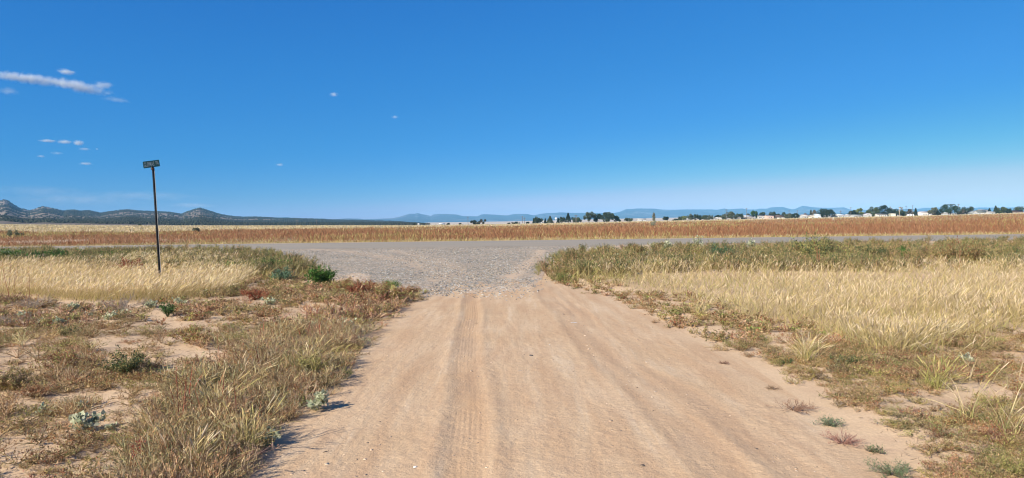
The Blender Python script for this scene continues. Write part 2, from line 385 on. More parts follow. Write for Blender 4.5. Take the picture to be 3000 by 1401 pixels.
NEARP = [(-700, 600), (-400, 590), (-150, 610), (-60, 598), (0, 588.5), (17, 585), (31, 591), (47, 602), (62, 610), (87, 617), (109, 611), (127, 605), (147, 608), (171, 613), (188, 618), (202, 615), (217, 615),
    (238, 618), (261, 617), (276, 620), (297, 624), (335, 618), (373, 614), (408, 618), (460, 620.5), (500, 622.6), (533, 628), (553, 619.7), (571, 614), (588, 609.5), (606, 615), (640, 627), (670, 633), (713, 637),
    (750, 635.5), (823, 640), (925, 642), (977, 644.6), (1059, 646), (1128, 648), (1172, 650), (1216, 655), (1260, 659)]
FARP = [(780, 642), (823, 640), (830, 636.5), (848, 636.5), (855, 640), (925, 640.5), (950, 640), (975, 643), (1020, 640), (1056, 641), (1064, 643), (1100, 641.5), (1150, 639.6), (1172, 635), (1200, 626.5), (1217, 626.5),
    (1224, 624), (1232, 626.5), (1242, 628.6), (1250, 630), (1263, 633), (1270, 628.6), (1281, 627), (1312, 627), (1342, 629), (1355, 633), (1368, 633.5), (1400, 634), (1410, 629), (1418, 627.7), (1451, 629), (1486, 631.4),
    (1507, 627), (1545, 627), (1565, 631.4), (1583, 627), (1602, 624.8), (1627, 624), (1643, 622.3), (1672, 624), (1714, 624), (1797, 624.8), (1817, 620.8), (1835, 613), (1853, 612.6), (1867, 611), (1921, 611.7), (1930, 613.8),
    (1963, 615), (2010, 614), (2044, 614), (2080, 613.8), (2103, 614.7), (2123, 611), (2135, 613.8), (2156, 612), (2175, 611), (2188, 614), (2217, 614), (2224, 611.4), (2246, 612), (2258, 608), (2278, 606.8), (2295, 606.6),
    (2307, 610.5), (2320, 613.5), (2326, 613.5), (2338, 609), (2351, 603.3), (2365, 605), (2383, 607.4), (2406, 609), (2436, 609.3), (2473, 607.7), (2482, 611), (2491, 614.6), (2511, 616), (2544, 615), (2628, 612.6), (2687, 612.4),
    (2710, 609.3), (2749, 608.6), (2815, 611), (2850, 610.5), (2869, 608), (2919, 608.6), (2972, 608), (3000, 610), (3200, 612), (3500, 606), (3900, 612)]
RG = {}
def range_(name, prof, D0, Dc, Db, step, rows, mat, amp, crest_noise, pw, seed):
    prof = np.array(prof, float); px = np.arange(prof[0, 0], prof[-1, 0] + step, step)
    py = np.interp(px, prof[:, 0], prof[:, 1]); k = np.ones(3) / 3; pys = np.convolve(np.pad(py, 1, 'edge'), k, 'valid'); py = py * .6 + pys * .4
    tanx = (px - 1500) / F
    Hc = EYE + Dc * (yh(px) - py) / F + (fbm(px * .25, px * 0, seed) - .5) * crest_noise
    t = np.concatenate([np.linspace(0, 1, rows), 1 + np.linspace(0, 1, 9)[1:]])
    T, I = np.meshgrid(t, np.arange(len(px)), indexing='ij')
    D = np.where(T <= 1, D0 + (Dc - D0) * T, Dc + (Db - Dc) * (T - 1))
    X = D * tanx[I]; Y = D + 0 * X; g0 = HF(X, Y)
    H = Hc[I]
    rg = fbm(X * 6 / Dc, Y * 9 / Dc, seed + 3, 5); rg2 = 1 - np.abs(2 * fbm(X * 14 / Dc, Y * 8 / Dc, seed + 5, 5) - 1)
    s = T ** pw; s = np.where(T > 1, 1 - (T - 1) ** 1.2 * 1.1, s)
    env = np.clip(4 * T * (1 - T), 0, 1) ** .8 * (T < 1)
    Z = g0 + (H - g0) * s + env * (H - g0) * amp * ((rg - .5) * 1.6 + (rg2 - .6) * .8)
    lim = EYE + (H - EYE) * D / Dc - .004 * np.abs(H) * (T < .999)   # a spur never hides the crest behind it
    Z = np.where(T < 1, np.minimum(Z, lim), Z); Z = np.maximum(Z, g0 - 3 + 0 * Z) if False else Z
    RG[name] = (X, Y, Z); return tag(grid(name, X, Y, Z, mat, None, True), kind='structure')
range_('hills', NEARP, 760, 3600, 5200, 2.5, 90, M_HILL, .22, 2.5, 1.5, 11)
# juniper scrub dotting the near hills: too many to count
X, Y, Z = RG['hills']; nr, nc = X.shape; n = 170000
a = rng.uniform(0, nr - 9.5, n); b = rng.uniform(0, nc - 1.01, n); i, j = a.astype(int), b.astype(int); fa, fb = a - i, b - j
bl = lambda G: (G[i, j] * (1 - fb) + G[i, j + 1] * fb) * (1 - fa) + (G[i + 1, j] * (1 - fb) + G[i + 1, j + 1] * fb) * fa
x, y, z = bl(X), bl(Y), bl(Z)
cov = fbm(x * .006, y * .0009, 201) * .6 + fbm(x * .02, y * .002, 203) * .4
tfrac = a / (nr - 9.5)
k = (rng.uniform(0, 1, n) < np.clip(sm((.50 - cov) * 10) + .10 + .6 * sm((.30 - tfrac) * 9), 0, 1)) & (y > 900)
x, y, z = x[k], y[k], z[k]; n = len(x); r_ = rng.uniform(1.8, 3.8, n) * (y / 3000) ** .5
base = np.array([(p, q, r) for r in (-.1, 1) for q in (-1, 1) for p in (-1, 1)], float) * np.array([.75, .75, .9])
V = base[None] * (1 + rng.uniform(-.3, .3, (n, 8, 3))) * r_[:, None, None]; V[:, 4:, :2] *= .6; V += np.stack([x, y, z], -1)[:, None]
q = np.array([(0, 2, 3, 1), (4, 5, 7, 6), (0, 1, 5, 4), (2, 6, 7, 3), (0, 4, 6, 2), (1, 3, 7, 5)]); Q = (q[None] + (np.arange(n) * 8)[:, None, None]).reshape(-1, 4)
C = np.repeat(np.array([(.042, .052, .036), (.055, .06, .042), (.036, .042, .034)])[rng.integers(0, 3, n)], 8, 0)
tag(mesh_np('hill_scrub', V.reshape(-1, 3), Q, C, M_CROWN), 'dark juniper scrub covering the hills at far left', 'scrub', kind='stuff')
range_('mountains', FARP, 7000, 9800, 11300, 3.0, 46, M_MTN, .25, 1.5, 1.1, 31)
# ------------------------------------------------------------------ vegetation: palettes (linear albedo)
STRAW = [(.66, .52, .29), (.74, .60, .40), (.56, .42, .20), (.50, .38, .16), (.66, .51, .36), (.58, .43, .27)]
STALK = [(.52, .41, .17), (.44, .38, .13), (.50, .36, .16)]
YGREEN = [(.36, .35, .10), (.28, .30, .09), (.42, .36, .13)]
OLIVE = [(.27, .23, .09), (.34, .28, .11), (.20, .18, .07), (.38, .29, .13)]
RUST = [(.33, .14, .07), (.28, .115, .055), (.34, .18, .085), (.24, .12, .065)]
GREEN = [(.075, .17, .035), (.11, .21, .05), (.05, .12, .025)]
DGREEN = [(.07, .12, .05), (.10, .14, .06), (.06, .09, .045)]
PALE = [(.48, .49, .31), (.55, .54, .37), (.38, .41, .25)]
BROWN = [(.42, .26, .14), (.50, .34, .20), (.35, .22, .12), (.42, .32, .17)]
REDST = [(.35, .07, .05), (.30, .10, .06)]
HEAD_T = [0, .30, .62, .74, .78, .86, .95, 1]; HEAD_W = [.22, .20, .16, .14, .7, 1, .8, .1]
BL_T = [0, .35, .7, 1]; BL_W = [.8, 1, .7, .05]

def sample(n, px0, px1, d0, d1, pw=2.0, dens=None):
    """n candidate ground points in a wedge; density falls with distance so near and far stay equally full"""
    u = rng.uniform(0, 1, n)
    if pw == 2.0: d = 1 / (1 / d0 + u * (1 / d1 - 1 / d0))
    else: d = (d0 ** (1 - pw + 1) + u * (d1 ** (2 - pw) - d0 ** (2 - pw))) ** (1 / (2 - pw))
    x = (rng.uniform(px0, px1, n) - 1500) / F * d
    return x, d
def on(x, y): return np.stack([x, y, HF(x, y)], -1)
def keep(x, y, poly, fuzz=10):
    z = HF(x, y); px, py = proj(x, y, z)
    px = px + rng.normal(size=len(x)) * fuzz; py = py + rng.normal(size=len(x)) * fuzz * .35
    return inpoly(px, py, poly)
def off_road(x, y): return track_m(x, y) < .15
def grass(g, P, h, w, pal0, pal1, lean=.25, bias=(.10, 0, 0), bend=.25, head=False, cj=.12, flat=1.0):
    n = len(P); az_ = rng.uniform(0, 2 * math.pi, n); ln = np.abs(rng.normal(size=n)) * lean
    D = np.stack([np.cos(az_) * ln, np.sin(az_) * ln, np.ones(n)], -1) + np.array(bias)
    bd = np.stack([np.cos(az_), np.sin(az_), -.5 * np.ones(n)], -1) * (bend * rng.uniform(.2, 1.4, n))[:, None]
    bd[:, 0] += bias[0] * 1.2
    ribbons(g, P, D, h, w, bd, HEAD_T if head else BL_T, HEAD_W if head else BL_W, pick(pal0, n), pick(pal1, n), cj)
def leaves(g, P, size, asp, pal, up=.0, cj=.15):
    n = len(P); a = unit(rv(n) + np.array([0, 0, up])); b = unit(np.cross(a, rv(n)))
    s = np.broadcast_to(size, (n,)) * rng.uniform(.6, 1.3, n); l = s[:, None] * a; w_ = (s * asp)[:, None] * b
    V = np.stack([P, P + l * .5 + w_ * .5, P + l, P + l * .5 - w_ * .5], 1)
    Q = np.arange(n * 4).reshape(n, 4); C = np.repeat(pick(pal, n) * (1 + rng.normal(size=(n, 1)) * cj), 4, 0)
    g.add(V, Q, np.clip(C, .01, .9))
def bush(seed, Rr=.3, H=.25, nst=16, ntw=90, nlf=500, lsz=.02, asp=.45, sw=.004, stem=BROWN, leaf=OLIVE, spread=1.0, droop=.0, up=.3, tipc=None, twl=.35):
    """a branching weed about its own origin: stems, side twigs, leaves"""
    global rng
    keepr = rng; rng = np.random.default_rng(seed); g = Geo(); gl = Geo()
    az_ = rng.uniform(0, 2 * math.pi, nst); rr = np.sqrt(rng.uniform(0.02, 1, nst)) * spread
    T = np.stack([np.cos(az_) * rr * Rr, np.sin(az_) * rr * Rr, H * (1 - .55 * rr ** 2) * rng.uniform(.6, 1.1, nst)], -1)
    L = np.linalg.norm(T, axis=1); D = T / L[:, None] + np.array([0, 0, .15]); bd = np.stack([np.cos(az_) * .15, np.sin(az_) * .15, -.15 - droop + 0 * az_], -1)
    ribbons(g, np.zeros((nst, 3)), D, L, sw * 1.6, bd, [0, .33, .66, 1], [1, .85, .65, .3], pick(stem, nst), pick(stem, nst))
    def pt(i, t): return unit(D)[i] * (L[i] * t)[:, None] + bd[i] * (L[i] * t ** 2)[:, None]
    i = rng.integers(0, nst, ntw); t = rng.uniform(.25, 1, ntw); p = pt(i, t)
    td = unit(unit(D)[i] + rv(ntw) * .9 + np.array([0, 0, up])); tl = L[i] * twl * rng.uniform(.4, 1.2, ntw)
    ribbons(g, p, td, tl, sw, rv(ntw) * .15, [0, .5, 1], [1, .8, .3], pick(stem, ntw), pick(tipc or stem, ntw))
    if nlf:
        j = rng.integers(0, ntw, nlf); tt = rng.uniform(0, 1.05, nlf)
        q = p[j] + td[j] * (tl[j] * tt)[:, None] + rng.normal(size=(nlf, 3)) * lsz * .4; q[:, 2] = np.abs(q[:, 2])
        leaves(gl, q, lsz, asp, leaf, .4)
    rng = keepr; return g, gl
def merged(*gs):
    o = Geo()
    for g in gs:
        if g.V: o.add(*g.arr())
    return o.arr()
def scatter(out, tmpls, P, sc, tint=.12, sq=None):
    """copies of template meshes gathered into one mass of ground cover"""
    n = len(P); which = rng.integers(0, len(tmpls), n); sc = np.broadcast_to(sc, (n,)); rot = rng.uniform(0, 2 * math.pi, n)
    tn = 1 + rng.normal(size=(n, 1, 1)) * tint + rng.normal(size=(n, 1, 3)) * tint * .35
    for k, (V, Q, C) in enumerate(tmpls):
        m = which == k; c = m.sum()
        if not c: continue
        co, si = np.cos(rot[m])[:, None], np.sin(rot[m])[:, None]; s = sc[m][:, None]
        X = (V[None, :, 0] * co - V[None, :, 1] * si) * s; Y = (V[None, :, 0] * si + V[None, :, 1] * co) * s; Z = V[None, :, 2] * s * (1 if sq is None else sq)
        W = np.stack([X, Y, Z], -1) + P[m][:, None, :]
        QQ = Q[None] + (np.arange(c) * len(V))[:, None, None]
        out.add(W.reshape(-1, 3), QQ.reshape(-1, 4), np.clip(C[None] * tn[m], .01, .9).reshape(-1, 3))

# zones, as outlines of where plants are rooted
Z_MEADOW = [(1690, 800), (1790, 824), (1830, 848), (1960, 868), (2075, 888), (2170, 932), (2314, 956), (2458, 990), (2601, 1047), (2745, 1032), (2841, 987), (3000, 960), (3700, 960), (3700, 775), (1760, 785)]
Z_RBACK = [(1570, 800), (1590, 782), (1640, 760), (1700, 745), (1840, 733), (2300, 727), (2700, 720), (3700, 700), (3700, 790), (1860, 800), (1820, 845), (1760, 850), (1660, 838)]
Z_LSTRAW = [(-700, 874), (0, 866), (250, 884), (480, 886), (640, 870), (720, 835), (750, 800), (700, 770), (560, 758), (420, 762), (300, 776), (-700, 780)]
Z_LBACK = [(-700, 790), (0, 784), (700, 800), (740, 826), (860, 838), (960, 838), (1000, 826), (900, 785), (800, 756), (690, 738), (-700, 742)]
Z_LFRONT = [(-900, 1500), (-700, 868), (0, 872), (300, 890), (640, 872), (860, 838), (1010, 826), (1180, 852), (1245, 868), (1190, 905), (1120, 960), (1060, 1040), (985, 1100), (900, 1200), (790, 1290), (700, 1401), (600, 1500)]
Z_LDENSE = [(1100, 850), (1200, 868), (1170, 905), (1080, 960), (1040, 1050), (1000, 1110), (880, 1190), (760, 1290), (690, 1401), (600, 1500), (380, 1500), (420, 1250), (560, 1130), (700, 1040), (880, 960), (960, 900)]
Z_RMAT = [(1600, 812), (1672, 852), (1787, 878), (1960, 962), (2075, 1010), (2230, 1068), (2330, 1125), (2440, 1185), (2560, 1235), (2640, 1300), (2760, 1401), (2880, 1700), (3700, 1700), (3700, 960), (2860, 985), (2760, 1040), (2600, 1052), (2458, 995), (2314, 960), (2170, 936), (2075, 892), (1830, 850), (1700, 806)]

# --- right meadow of pale seed-headed grass, rooted in clumps
g = Geo()
x, y = sample(52000, 1450, 3500, 7.2, 24, 2.0); k = keep(x, y, Z_MEADOW, 26) & off_road(x, y); x, y = x[k], y[k]
den = fbm(x * .9, y * .9, 51); k = rng.uniform(0, 1, len(x)) < .12 + 1.3 * sm((den - .32) * 3.6); x, y = x[k], y[k]
x += rng.normal(size=len(x)) * .03
hgt = .44 * (.50 + .98 * fbm(x * .8, y * .8, 52)) * rng.uniform(.7, 1.15, len(x)) * np.where(y < 10, .92, 1)
ww = np.maximum(.009, .00062 * y)
grass(g, on(x, y), hgt, ww, STALK + YGREEN[2:], STRAW, .30, (.05, .0, 0), .28, True, .17)
x, y = sample(7000, 1450, 3500, 7.5, 24, 2.0); k = keep(x, y, Z_MEADOW, 14); x, y = x[k], y[k]; k = rng.uniform(0, 1, len(x)) < sm((fbm(x * .6, y * .6, 59) - .45) * 6); x, y = x[k], y[k]
grass(g, on(x, y), .42 * rng.uniform(.5, 1.2, len(x)), np.maximum(.008, .0006 * y), OLIVE + YGREEN, BROWN + YGREEN, .35, (.03, 0, 0), .3, False, .2)
x, y = sample(30000, 1450, 3500, 7.2, 24, 2.0); k = keep(x, y, Z_MEADOW, 16) & off_road(x, y); x, y = x[k], y[k]
grass(g, on(x, y), .26 * rng.uniform(.5, 1.3, len(x)), np.maximum(.006, .0005 * y), YGREEN + STALK, STALK + STRAW, .4, (.05, 0, 0), .5, False, .16)
# --- left stand of the same grass
x, y = sample(56000, -500, 800, 14, 30, 2.0); k = keep(x, y, Z_LSTRAW, 12); x, y = x[k], y[k]
k = rng.uniform(0, 1, len(x)) < .3 + 1.2 * sm((fbm(x * .7, y * .7, 53) - .3) * 3) + (np.hypot(x + 8.9, y - 16.4) < 1.5); x, y = x[k], y[k]
grass(g, on(x, y), .42 * (.75 + .5 * fbm(x * .5, y * .5, 54)) * rng.uniform(.65, 1.15, len(x)), np.maximum(.010, .00062 * y), STALK, [tuple(v * 1.2 for v in c) for c in STRAW], .25, (.16, 0, 0), .3, True, .16)
x, y = sample(16000, -500, 800, 14, 28, 2.0); k = keep(x, y, Z_LSTRAW, 14); x, y = x[k], y[k]
grass(g, on(x, y), .25 * rng.uniform(.5, 1.3, len(x)), np.maximum(.006, .0005 * y), YGREEN + OLIVE, STALK, .4, (.1, 0, 0), .5, False, .16)
# --- scattered tall stalks among the low weeds, right foreground corner and left verge
x, y = sample(1500, 2500, 3600, 4.0, 9.5, 1.0); px, py = proj(x, y, HF(x, y)); k = inpoly(px, py, [(2700, 1040), (3700, 960), (3700, 1500), (3000, 1330), (2820, 1180)]); x, y = x[k], y[k]
k = rng.uniform(0, 1, len(x)) < .9 * sm((fbm(x * 2.2, y * 2.2, 57) - .4) * 5); x, y = x[k], y[k]
grass(g, on(x, y), .50 * rng.uniform(.4, 1.1, len(x)), .008, STALK, STRAW, .22, (.05, 0, 0), .3, True, .15)
x, y = sample(9000, 200, 1200, 3.8, 11, 1.4); k = keep(x, y, Z_LDENSE, 8) & off_road(x, y); x, y = x[k], y[k]
k = rng.uniform(0, 1, len(x)) < .05 + .6 * sm((fbm(x * 1.3, y * 1.3, 58) - .45) * 5); x, y = x[k], y[k]
kk = rng.uniform(0, 1, len(x)) < .35
grass(g, on(x[kk], y[kk]), .34 * rng.uniform(.4, 1.1, kk.sum()), .007, YGREEN + STALK, STALK + STRAW[2:4], .28, (.08, 0, 0), .45, True, .18)
tag(g.build('dry_grass', M_STRAW), 'pale straw coloured seed headed grass standing in the meadows beside the track', 'dry grass', kind='stuff')
x2, y2 = sample(900, 0, 1100, 4, 12, 1.4); k2 = keep(x2, y2, Z_LDENSE, 20) & off_road(x2, y2); x2, y2 = x2[k2], y2[k2]; k2 = fbm(x2 * 1.8, y2 * 1.8, 59) > .52
stalk_pts = (x2[k2], y2[k2]); g = Geo(); kk = ~kk; grass(g, on(*stalk_pts), .42 * rng.uniform(.4, 1.1, k2.sum()), .008, REDST, REDST + RUST, .2, (.03, 0, 0), .2, False, .2)
grass(g, on(x[kk], y[kk]), .24 * rng.uniform(.4, 1.2, kk.sum()), .006, YGREEN + OLIVE, YGREEN + STALK, .5, (.08, 0, 0), .6, False, .2)

# --- low weeds, left flat and right flat: branching templates
LW = [merged(*bush(100 + i, .17, .13, 12, 70, 230, .017, .4, .0035, BROWN + OLIVE, p, 1.0, .1)) for i, p in enumerate([OLIVE + BROWN, BROWN + RUST, OLIVE, BROWN, OLIVE + YGREEN, RUST + BROWN])]
LWF = [merged(*bush(120 + i, .17, .15, 7, 26, 85, .030, .5, .008, BROWN + OLIVE, p, 1.0, .1)) for i, p in enumerate([OLIVE + BROWN, BROWN + RUST, OLIVE, BROWN, OLIVE + YGREEN, RUST + BROWN])]
MAT = [merged(*bush(140 + i, .16, .045, 12, 60, 150, .015, .4, .004, BROWN, p, 1.0, .05)) for i, p in enumerate([OLIVE + BROWN, BROWN, OLIVE])]
def lowweeds(n, px0, px1, d0, d1, poly, thr, seed, h, near=10.5, fuzz=8, pw=1.5, gain=5, tint=.15):
    x, y = sample(n, px0, px1, d0, d1, pw); k = keep(x, y, poly, fuzz) & (track_m(x, y) < .3); x, y = x[k], y[k]
    c = fbm(x * .85, y * .85, seed) * .6 + fbm(x * 2.6, y * 2.6, seed + 2) * .4
    k = rng.uniform(0, 1, len(x)) < sm((c - thr) * gain); x, y = x[k], y[k]; c = c[k]
    P = on(x, y); P[:, 2] -= .01; s = rng.uniform(.5, 1.35, len(x)); a = y < near
    scatter(gw, LW, P[a], s[a] * h, tint); scatter(gw, LWF, P[~a], s[~a] * h, tint)
gw = Geo()
lowweeds(4200, -700, 1300, 3.6, 17, Z_LFRONT, .40, 60, .95)
LW_, LWF_ = LW, LWF
RB = [(.42, .23, .11), (.35, .18, .09), (.46, .30, .14), (.50, .37, .20), (.30, .17, .08), (.36, .30, .12)]
LW = [merged(*bush(700 + i, .18, .19, 14, 110, 210, .014, .38, .004, [(.50, .38, .22), (.40, .24, .12), (.54, .45, .26)], p, 1.0, .05, .4)) for i, p in enumerate([RB, RB + OLIVE, RB, OLIVE + BROWN, RB + BROWN])]
LWF = [merged(*bush(720 + i, .18, .19, 8, 34, 90, .026, .45, .009, [(.46, .30, .2), (.40, .22, .14)], p, 1.0, .05, .5)) for i, p in enumerate([RB, RB + OLIVE, RB, OLIVE + BROWN, RB + BROWN])]
lowweeds(3300, 300, 1300, 3.6, 16.5, Z_LDENSE, .38, 64, 1.0, 10.5, 20)
lowweeds(500, 300, 1300, 3.6, 16.5, Z_LDENSE, .45, 65, 1.4)
lowweeds(1000, -700, 1000, 3.6, 15, Z_LFRONT, .45, 66, 1.0)
LW, LWF = LW_, LWF_
lowweeds(3000, 1600, 3600, 4.0, 19, Z_RMAT, .37, 67, .65, 9, 6)
Z_LCORNER = [(560, 876), (640, 850), (700, 815), (780, 808), (960, 826), (1180, 852), (1240, 866), (1190, 900), (900, 885), (760, 870)]
lowweeds(1500, 200, 1300, 13, 22, Z_LCORNER, .24, 73, 1.25)
Z_FRINGE = [(1585, 806), (1672, 848), (1787, 872), (1960, 950), (2075, 990), (2314, 1075), (2458, 1110), (2700, 1120), (3700, 1110), (3700, 950), (2850, 975), (2745, 1020), (2601, 1035), (2458, 978), (2314, 944), (2170, 920), (2075, 876), (1820, 836), (1700, 795)]
Z_RLOW = [(2060, 985), (2330, 1100), (2440, 1160), (2560, 1215), (2650, 1290), (2730, 1401), (2850, 1700), (3700, 1700), (3700, 1080), (2400, 1060)]
lowweeds(3600, 1600, 3600, 3.9, 12, Z_RLOW, .34, 75, .62, 9, 12, 1.5, 5, .2)
lowweeds(3400, 1500, 3600, 6.0, 19, Z_FRINGE, .26, 69, .95, 9, 8)
x, y = sample(2600, 1600, 3600, 3.9, 17, 1.4); k = keep(x, y, Z_RMAT, 10) & (track_m(x, y) < .6); x, y = x[k], y[k]
k = rng.uniform(0, 1, len(x)) < sm((fbm(x * 1.2, y * 1.2, 72) - .42) * 5); x, y = x[k], y[k]
scatter(gw, MAT, on(x, y), rng.uniform(.4, 1.3, len(x)), .15)
x, y = sample(900, -700, 1300, 3.6, 15, 1.4); k = keep(x, y, Z_LFRONT, 10) & (track_m(x, y) < .6); x, y = x[k], y[k]
scatter(gw, MAT, on(x, y), rng.uniform(.4, 1.2, len(x)), .15)
gw.add(*g.arr())
tag(gw.build('low_weeds', M_LEAF), 'low brown, olive and rust weeds sprawling over the bare soil', 'ground cover', kind='stuff')

# --- litter: dry leaf scraps and twig bits lying between the weeds
gl_ = Geo()
for poly, a, b, n, d1 in ((Z_LFRONT, -700, 1300, 15000, 15), (Z_LDENSE, 300, 1400, 6000, 14), (Z_RMAT, 1500, 3600, 12000, 15)):
    x, y = sample(n, a, b, 3.6, d1, 1.4); k = keep(x, y, poly, 22) & (track_m(x, y) < .9); x, y = x[k], y[k]
    k = rng.uniform(0, 1, len(x)) < .25 + sm((fbm(x * 1.5, y * 1.5, 111) - .35) * 5); x, y = x[k], y[k]; P = on(x, y); P[:, 2] += .004 + rng.uniform(0, .012, len(x))
    m = len(x); A = rng.uniform(0, 6.28, m); D = np.stack([np.cos(A), np.sin(A), rng.normal(size=m) * .25], -1)
    ribbons(gl_, P, D, rng.gamma(2, .018, m) + .01, np.maximum(.004, .0006 * y), rv(m) * .15, [0, .5, 1], [.6, 1, .3], pick([(.20, .13, .08), (.30, .2, .12), (.42, .31, .2), (.13, .09, .06)], m), pick([(.22, .15, .09), (.4, .3, .18)], m), .2)
tag(gl_.build('leaf_litter', M_LEAF), 'dry scraps of leaf and twig lying on the soil between the weeds', 'leaf litter', kind='stuff')

# --- green and olive verge between the meadows and the road
gv = Geo()
VB = [merged(*bush(160 + i, .26, .42, 14, 60, 150, .05, .28, .012, OLIVE + BROWN, p, .8, 0, .8)) for i, p in enumerate([OLIVE[2:3] + DGREEN, OLIVE + YGREEN[1:2], DGREEN + OLIVE, DGREEN + GREEN + OLIVE, OLIVE + BROWN + DGREEN])]
def verge(n, px0, px1, d0, d1, poly, h, seed, thr):
    x, y = sample(n, px0, px1, d0, d1, 2.0); k = keep(x, y, poly, 8); x, y = x[k], y[k]
    c = fbm(x * .35, y * .35, seed); k = rng.uniform(0, 1, len(x)) < sm((c - thr) * 5); x, y = x[k], y[k]
    scatter(gv, VB, on(x, y), h * rng.uniform(.5, 1.25, len(x)), .14)
verge(4200, 1500, 3600, 19, 36, Z_RBACK, 1.0, 81, .25)
verge(3200, -600, 1000, 20, 33, Z_LBACK, .95, 83, .24)
for poly, a, b, n, pals in ((Z_RBACK, 1500, 3600, 15000, (OLIVE + YGREEN, STRAW[2:4] + YGREEN + OLIVE)), (Z_LBACK, -600, 1000, 13000, (OLIVE + YGREEN, STRAW[1:4] + YGREEN))):
    x, y = sample(n, a, b, 17, 36, 2.0); k = keep(x, y, poly, 8); x, y = x[k], y[k]
    k = rng.uniform(0, 1, len(x)) < sm((fbm(x * .5, y * .5, 86) - .3) * 4); x, y = x[k], y[k]
    grass(gv, on(x, y), .38 * rng.uniform(.5, 1.2, len(x)), np.maximum(.010, .0006 * y), pals[0], pals[1], .3, (.1, 0, 0), .4, False, .2)
tag(gv.build('roadside_weeds', M_LEAF), 'tangled green and olive weeds on the near verge of the road', 'roadside weeds', kind='stuff')

# --- beyond the road: straw verge, rust coloured weeds, pale plain
gr = Geo()
x, y = sample(44000, -500, 3500, 47.5, 66, 1.5); yp = y - ROADK * x; k = (yp > 47.4) & (yp < 47.4 + 7 + 6 * fbm(x * .1, x * 0, 91) + np.abs(x) * .06); x, y = x[k], y[k]
grass(gr, on(x, y), .30 * rng.uniform(.3, 1.3, len(x)) , .022, STALK + YGREEN + OLIVE, STRAW + STALK, .35, (.05, 0, 0), .4, False, .16)
farg = gr; gr = Geo()
x, y = sample(300000, -500, 3500, 51, 420, 2.0); px = 1500 + F * x / y
lim = np.interp(px, [-500, 0, 400, 900, 1500, 2200, 3000, 3500], [95, 105, 120, 190, 260, 330, 420, 420]) * (.8 + .5 * fbm(px * .006, y * .004, 96))
yp = y - ROADK * x
gap = fbm(x * .05, y * .03, 93) * .7 + fbm(x * .3, y * .1, 94) * .3
k = (y < lim) & (yp > 52) & (gap > np.interp(px, [0, 900, 1500, 3000], [.36, .36, .30, .28]) + rng.normal(size=len(x)) * .06) & (rng.uniform(0, 1, len(x)) < sm((yp - 50) / 9)); x, y = x[k], y[k]
px = px[k]; mixv = fbm(x * .08, y * .05, 97) + rng.normal(size=len(x)) * .14
c0 = np.where((mixv > .70)[:, None], pick(YGREEN + OLIVE, len(x)), pick(BROWN + RUST, len(x))); c1 = np.where((mixv > .70)[:, None], pick(YGREEN + STRAW[2:4], len(x)), pick(RUST, len(x)))
n = len(x); D = np.stack([rng.normal(size=n) * .55, rng.normal(size=n) * .55, np.ones(n)], -1)
hh = .66 * rng.uniform(.45, 1.1, n) * (.7 + .6 * fbm(x * .25, y * .12, 98)) * np.interp(px, [0, 600, 1200, 3000], [.75, .75, 1, 1.05])
ribbons(gr, on(x, y), D, hh, np.maximum(.024, .00042 * y), rv(n) * .3, [0, .5, .8, 1], [.35, .8, 1, .35], c0, c1, .15)
tag(gr.build('rust_weeds', M_LEAF), 'broad band of rust red weeds filling the field beyond the road', 'weeds', kind='stuff')
x, y = sample(60000, -500, 3500, 90, 660, 2.0); px = 1500 + F * x / y; k = y > np.interp(px, [-500, 0, 400, 900, 1500, 2200, 3000, 3500], [95, 105, 120, 190, 260, 330, 420, 420]) * (.75 + .5 * fbm(px * .006, y * .004, 96)); x, y = x[k], y[k]; n = len(x)
ribbons(farg, on(x, y), np.stack([rng.normal(size=n) * .3, rng.normal(size=n) * .3, np.ones(n)], -1), .42 * rng.uniform(.5, 1.3, n), np.maximum(.06, .0011 * y), rv(n) * .2, [0, .5, 1], [.6, 1, .3], pick(STALK + STRAW, n), pick(STRAW, n), .12)
tag(farg.build('straw_grass', M_STRAW), 'pale straw grass on the far verge and out across the plain', 'dry grass', kind='stuff')

# --- stones
def stones(name, x, y, z, r, pal, mat, lab, cat):
    n = len(x); base = np.array([(a, b, c) for c in (-1, 1) for b in (-1, 1) for a in (-1, 1)], float) * .62
    V = base[None] * (1 + rng.uniform(-.35, .35, (n, 8, 3))) * r[:, None, None] * np.array([1, .85, .55])
    a = rng.uniform(0, 6.28, n); co, si = np.cos(a)[:, None], np.sin(a)[:, None]
    V = np.stack([V[..., 0] * co - V[..., 1] * si + x[:, None], V[..., 0] * si + V[..., 1] * co + y[:, None], V[..., 2] + z[:, None] + r[:, None] * .15], -1)
    q = np.array([(0, 2, 3, 1), (4, 5, 7, 6), (0, 1, 5, 4), (2, 6, 7, 3), (0, 4, 6, 2), (1, 3, 7, 5)]); Q = (q[None] + (np.arange(n) * 8)[:, None, None]).reshape(-1, 4)
    C = np.repeat(pick(pal, n) * (1 + rng.normal(size=(n, 1)) * .15), 8, 0)
    return tag(mesh_np(name, V.reshape(-1, 3), Q, np.clip(C, .02, .8), mat), lab, cat, kind='stuff')
x, y = sample(70000, 500, 1900, 14, 36, 1.5); k = in_gravel(x, y + 2.2) ; x, y = x[k], y[k]
k = rng.uniform(0, 1, len(x)) < .12 * np.exp(np.minimum(y - gravel_near(x), 0) * 1.2) + .12 + .9 * sm((y - gravel_near(x)) / 1.0) - .5 * sm((fbm(x * .7, y * .7, 99) - .5) * 6); x, y = x[k], y[k]
stones('gravel', x, y, HF(x, y) + .012, np.minimum(rng.gamma(4, .0028, len(x)) + .004, .026), [(.20, .20, .20), (.38, .36, .33), (.11, .11, .11), (.46, .36, .25), (.56, .53, .47), (.29, .28, .26)], M_STONE, 'loose grey and tan crushed stone on the apron where the track meets the road', 'gravel')
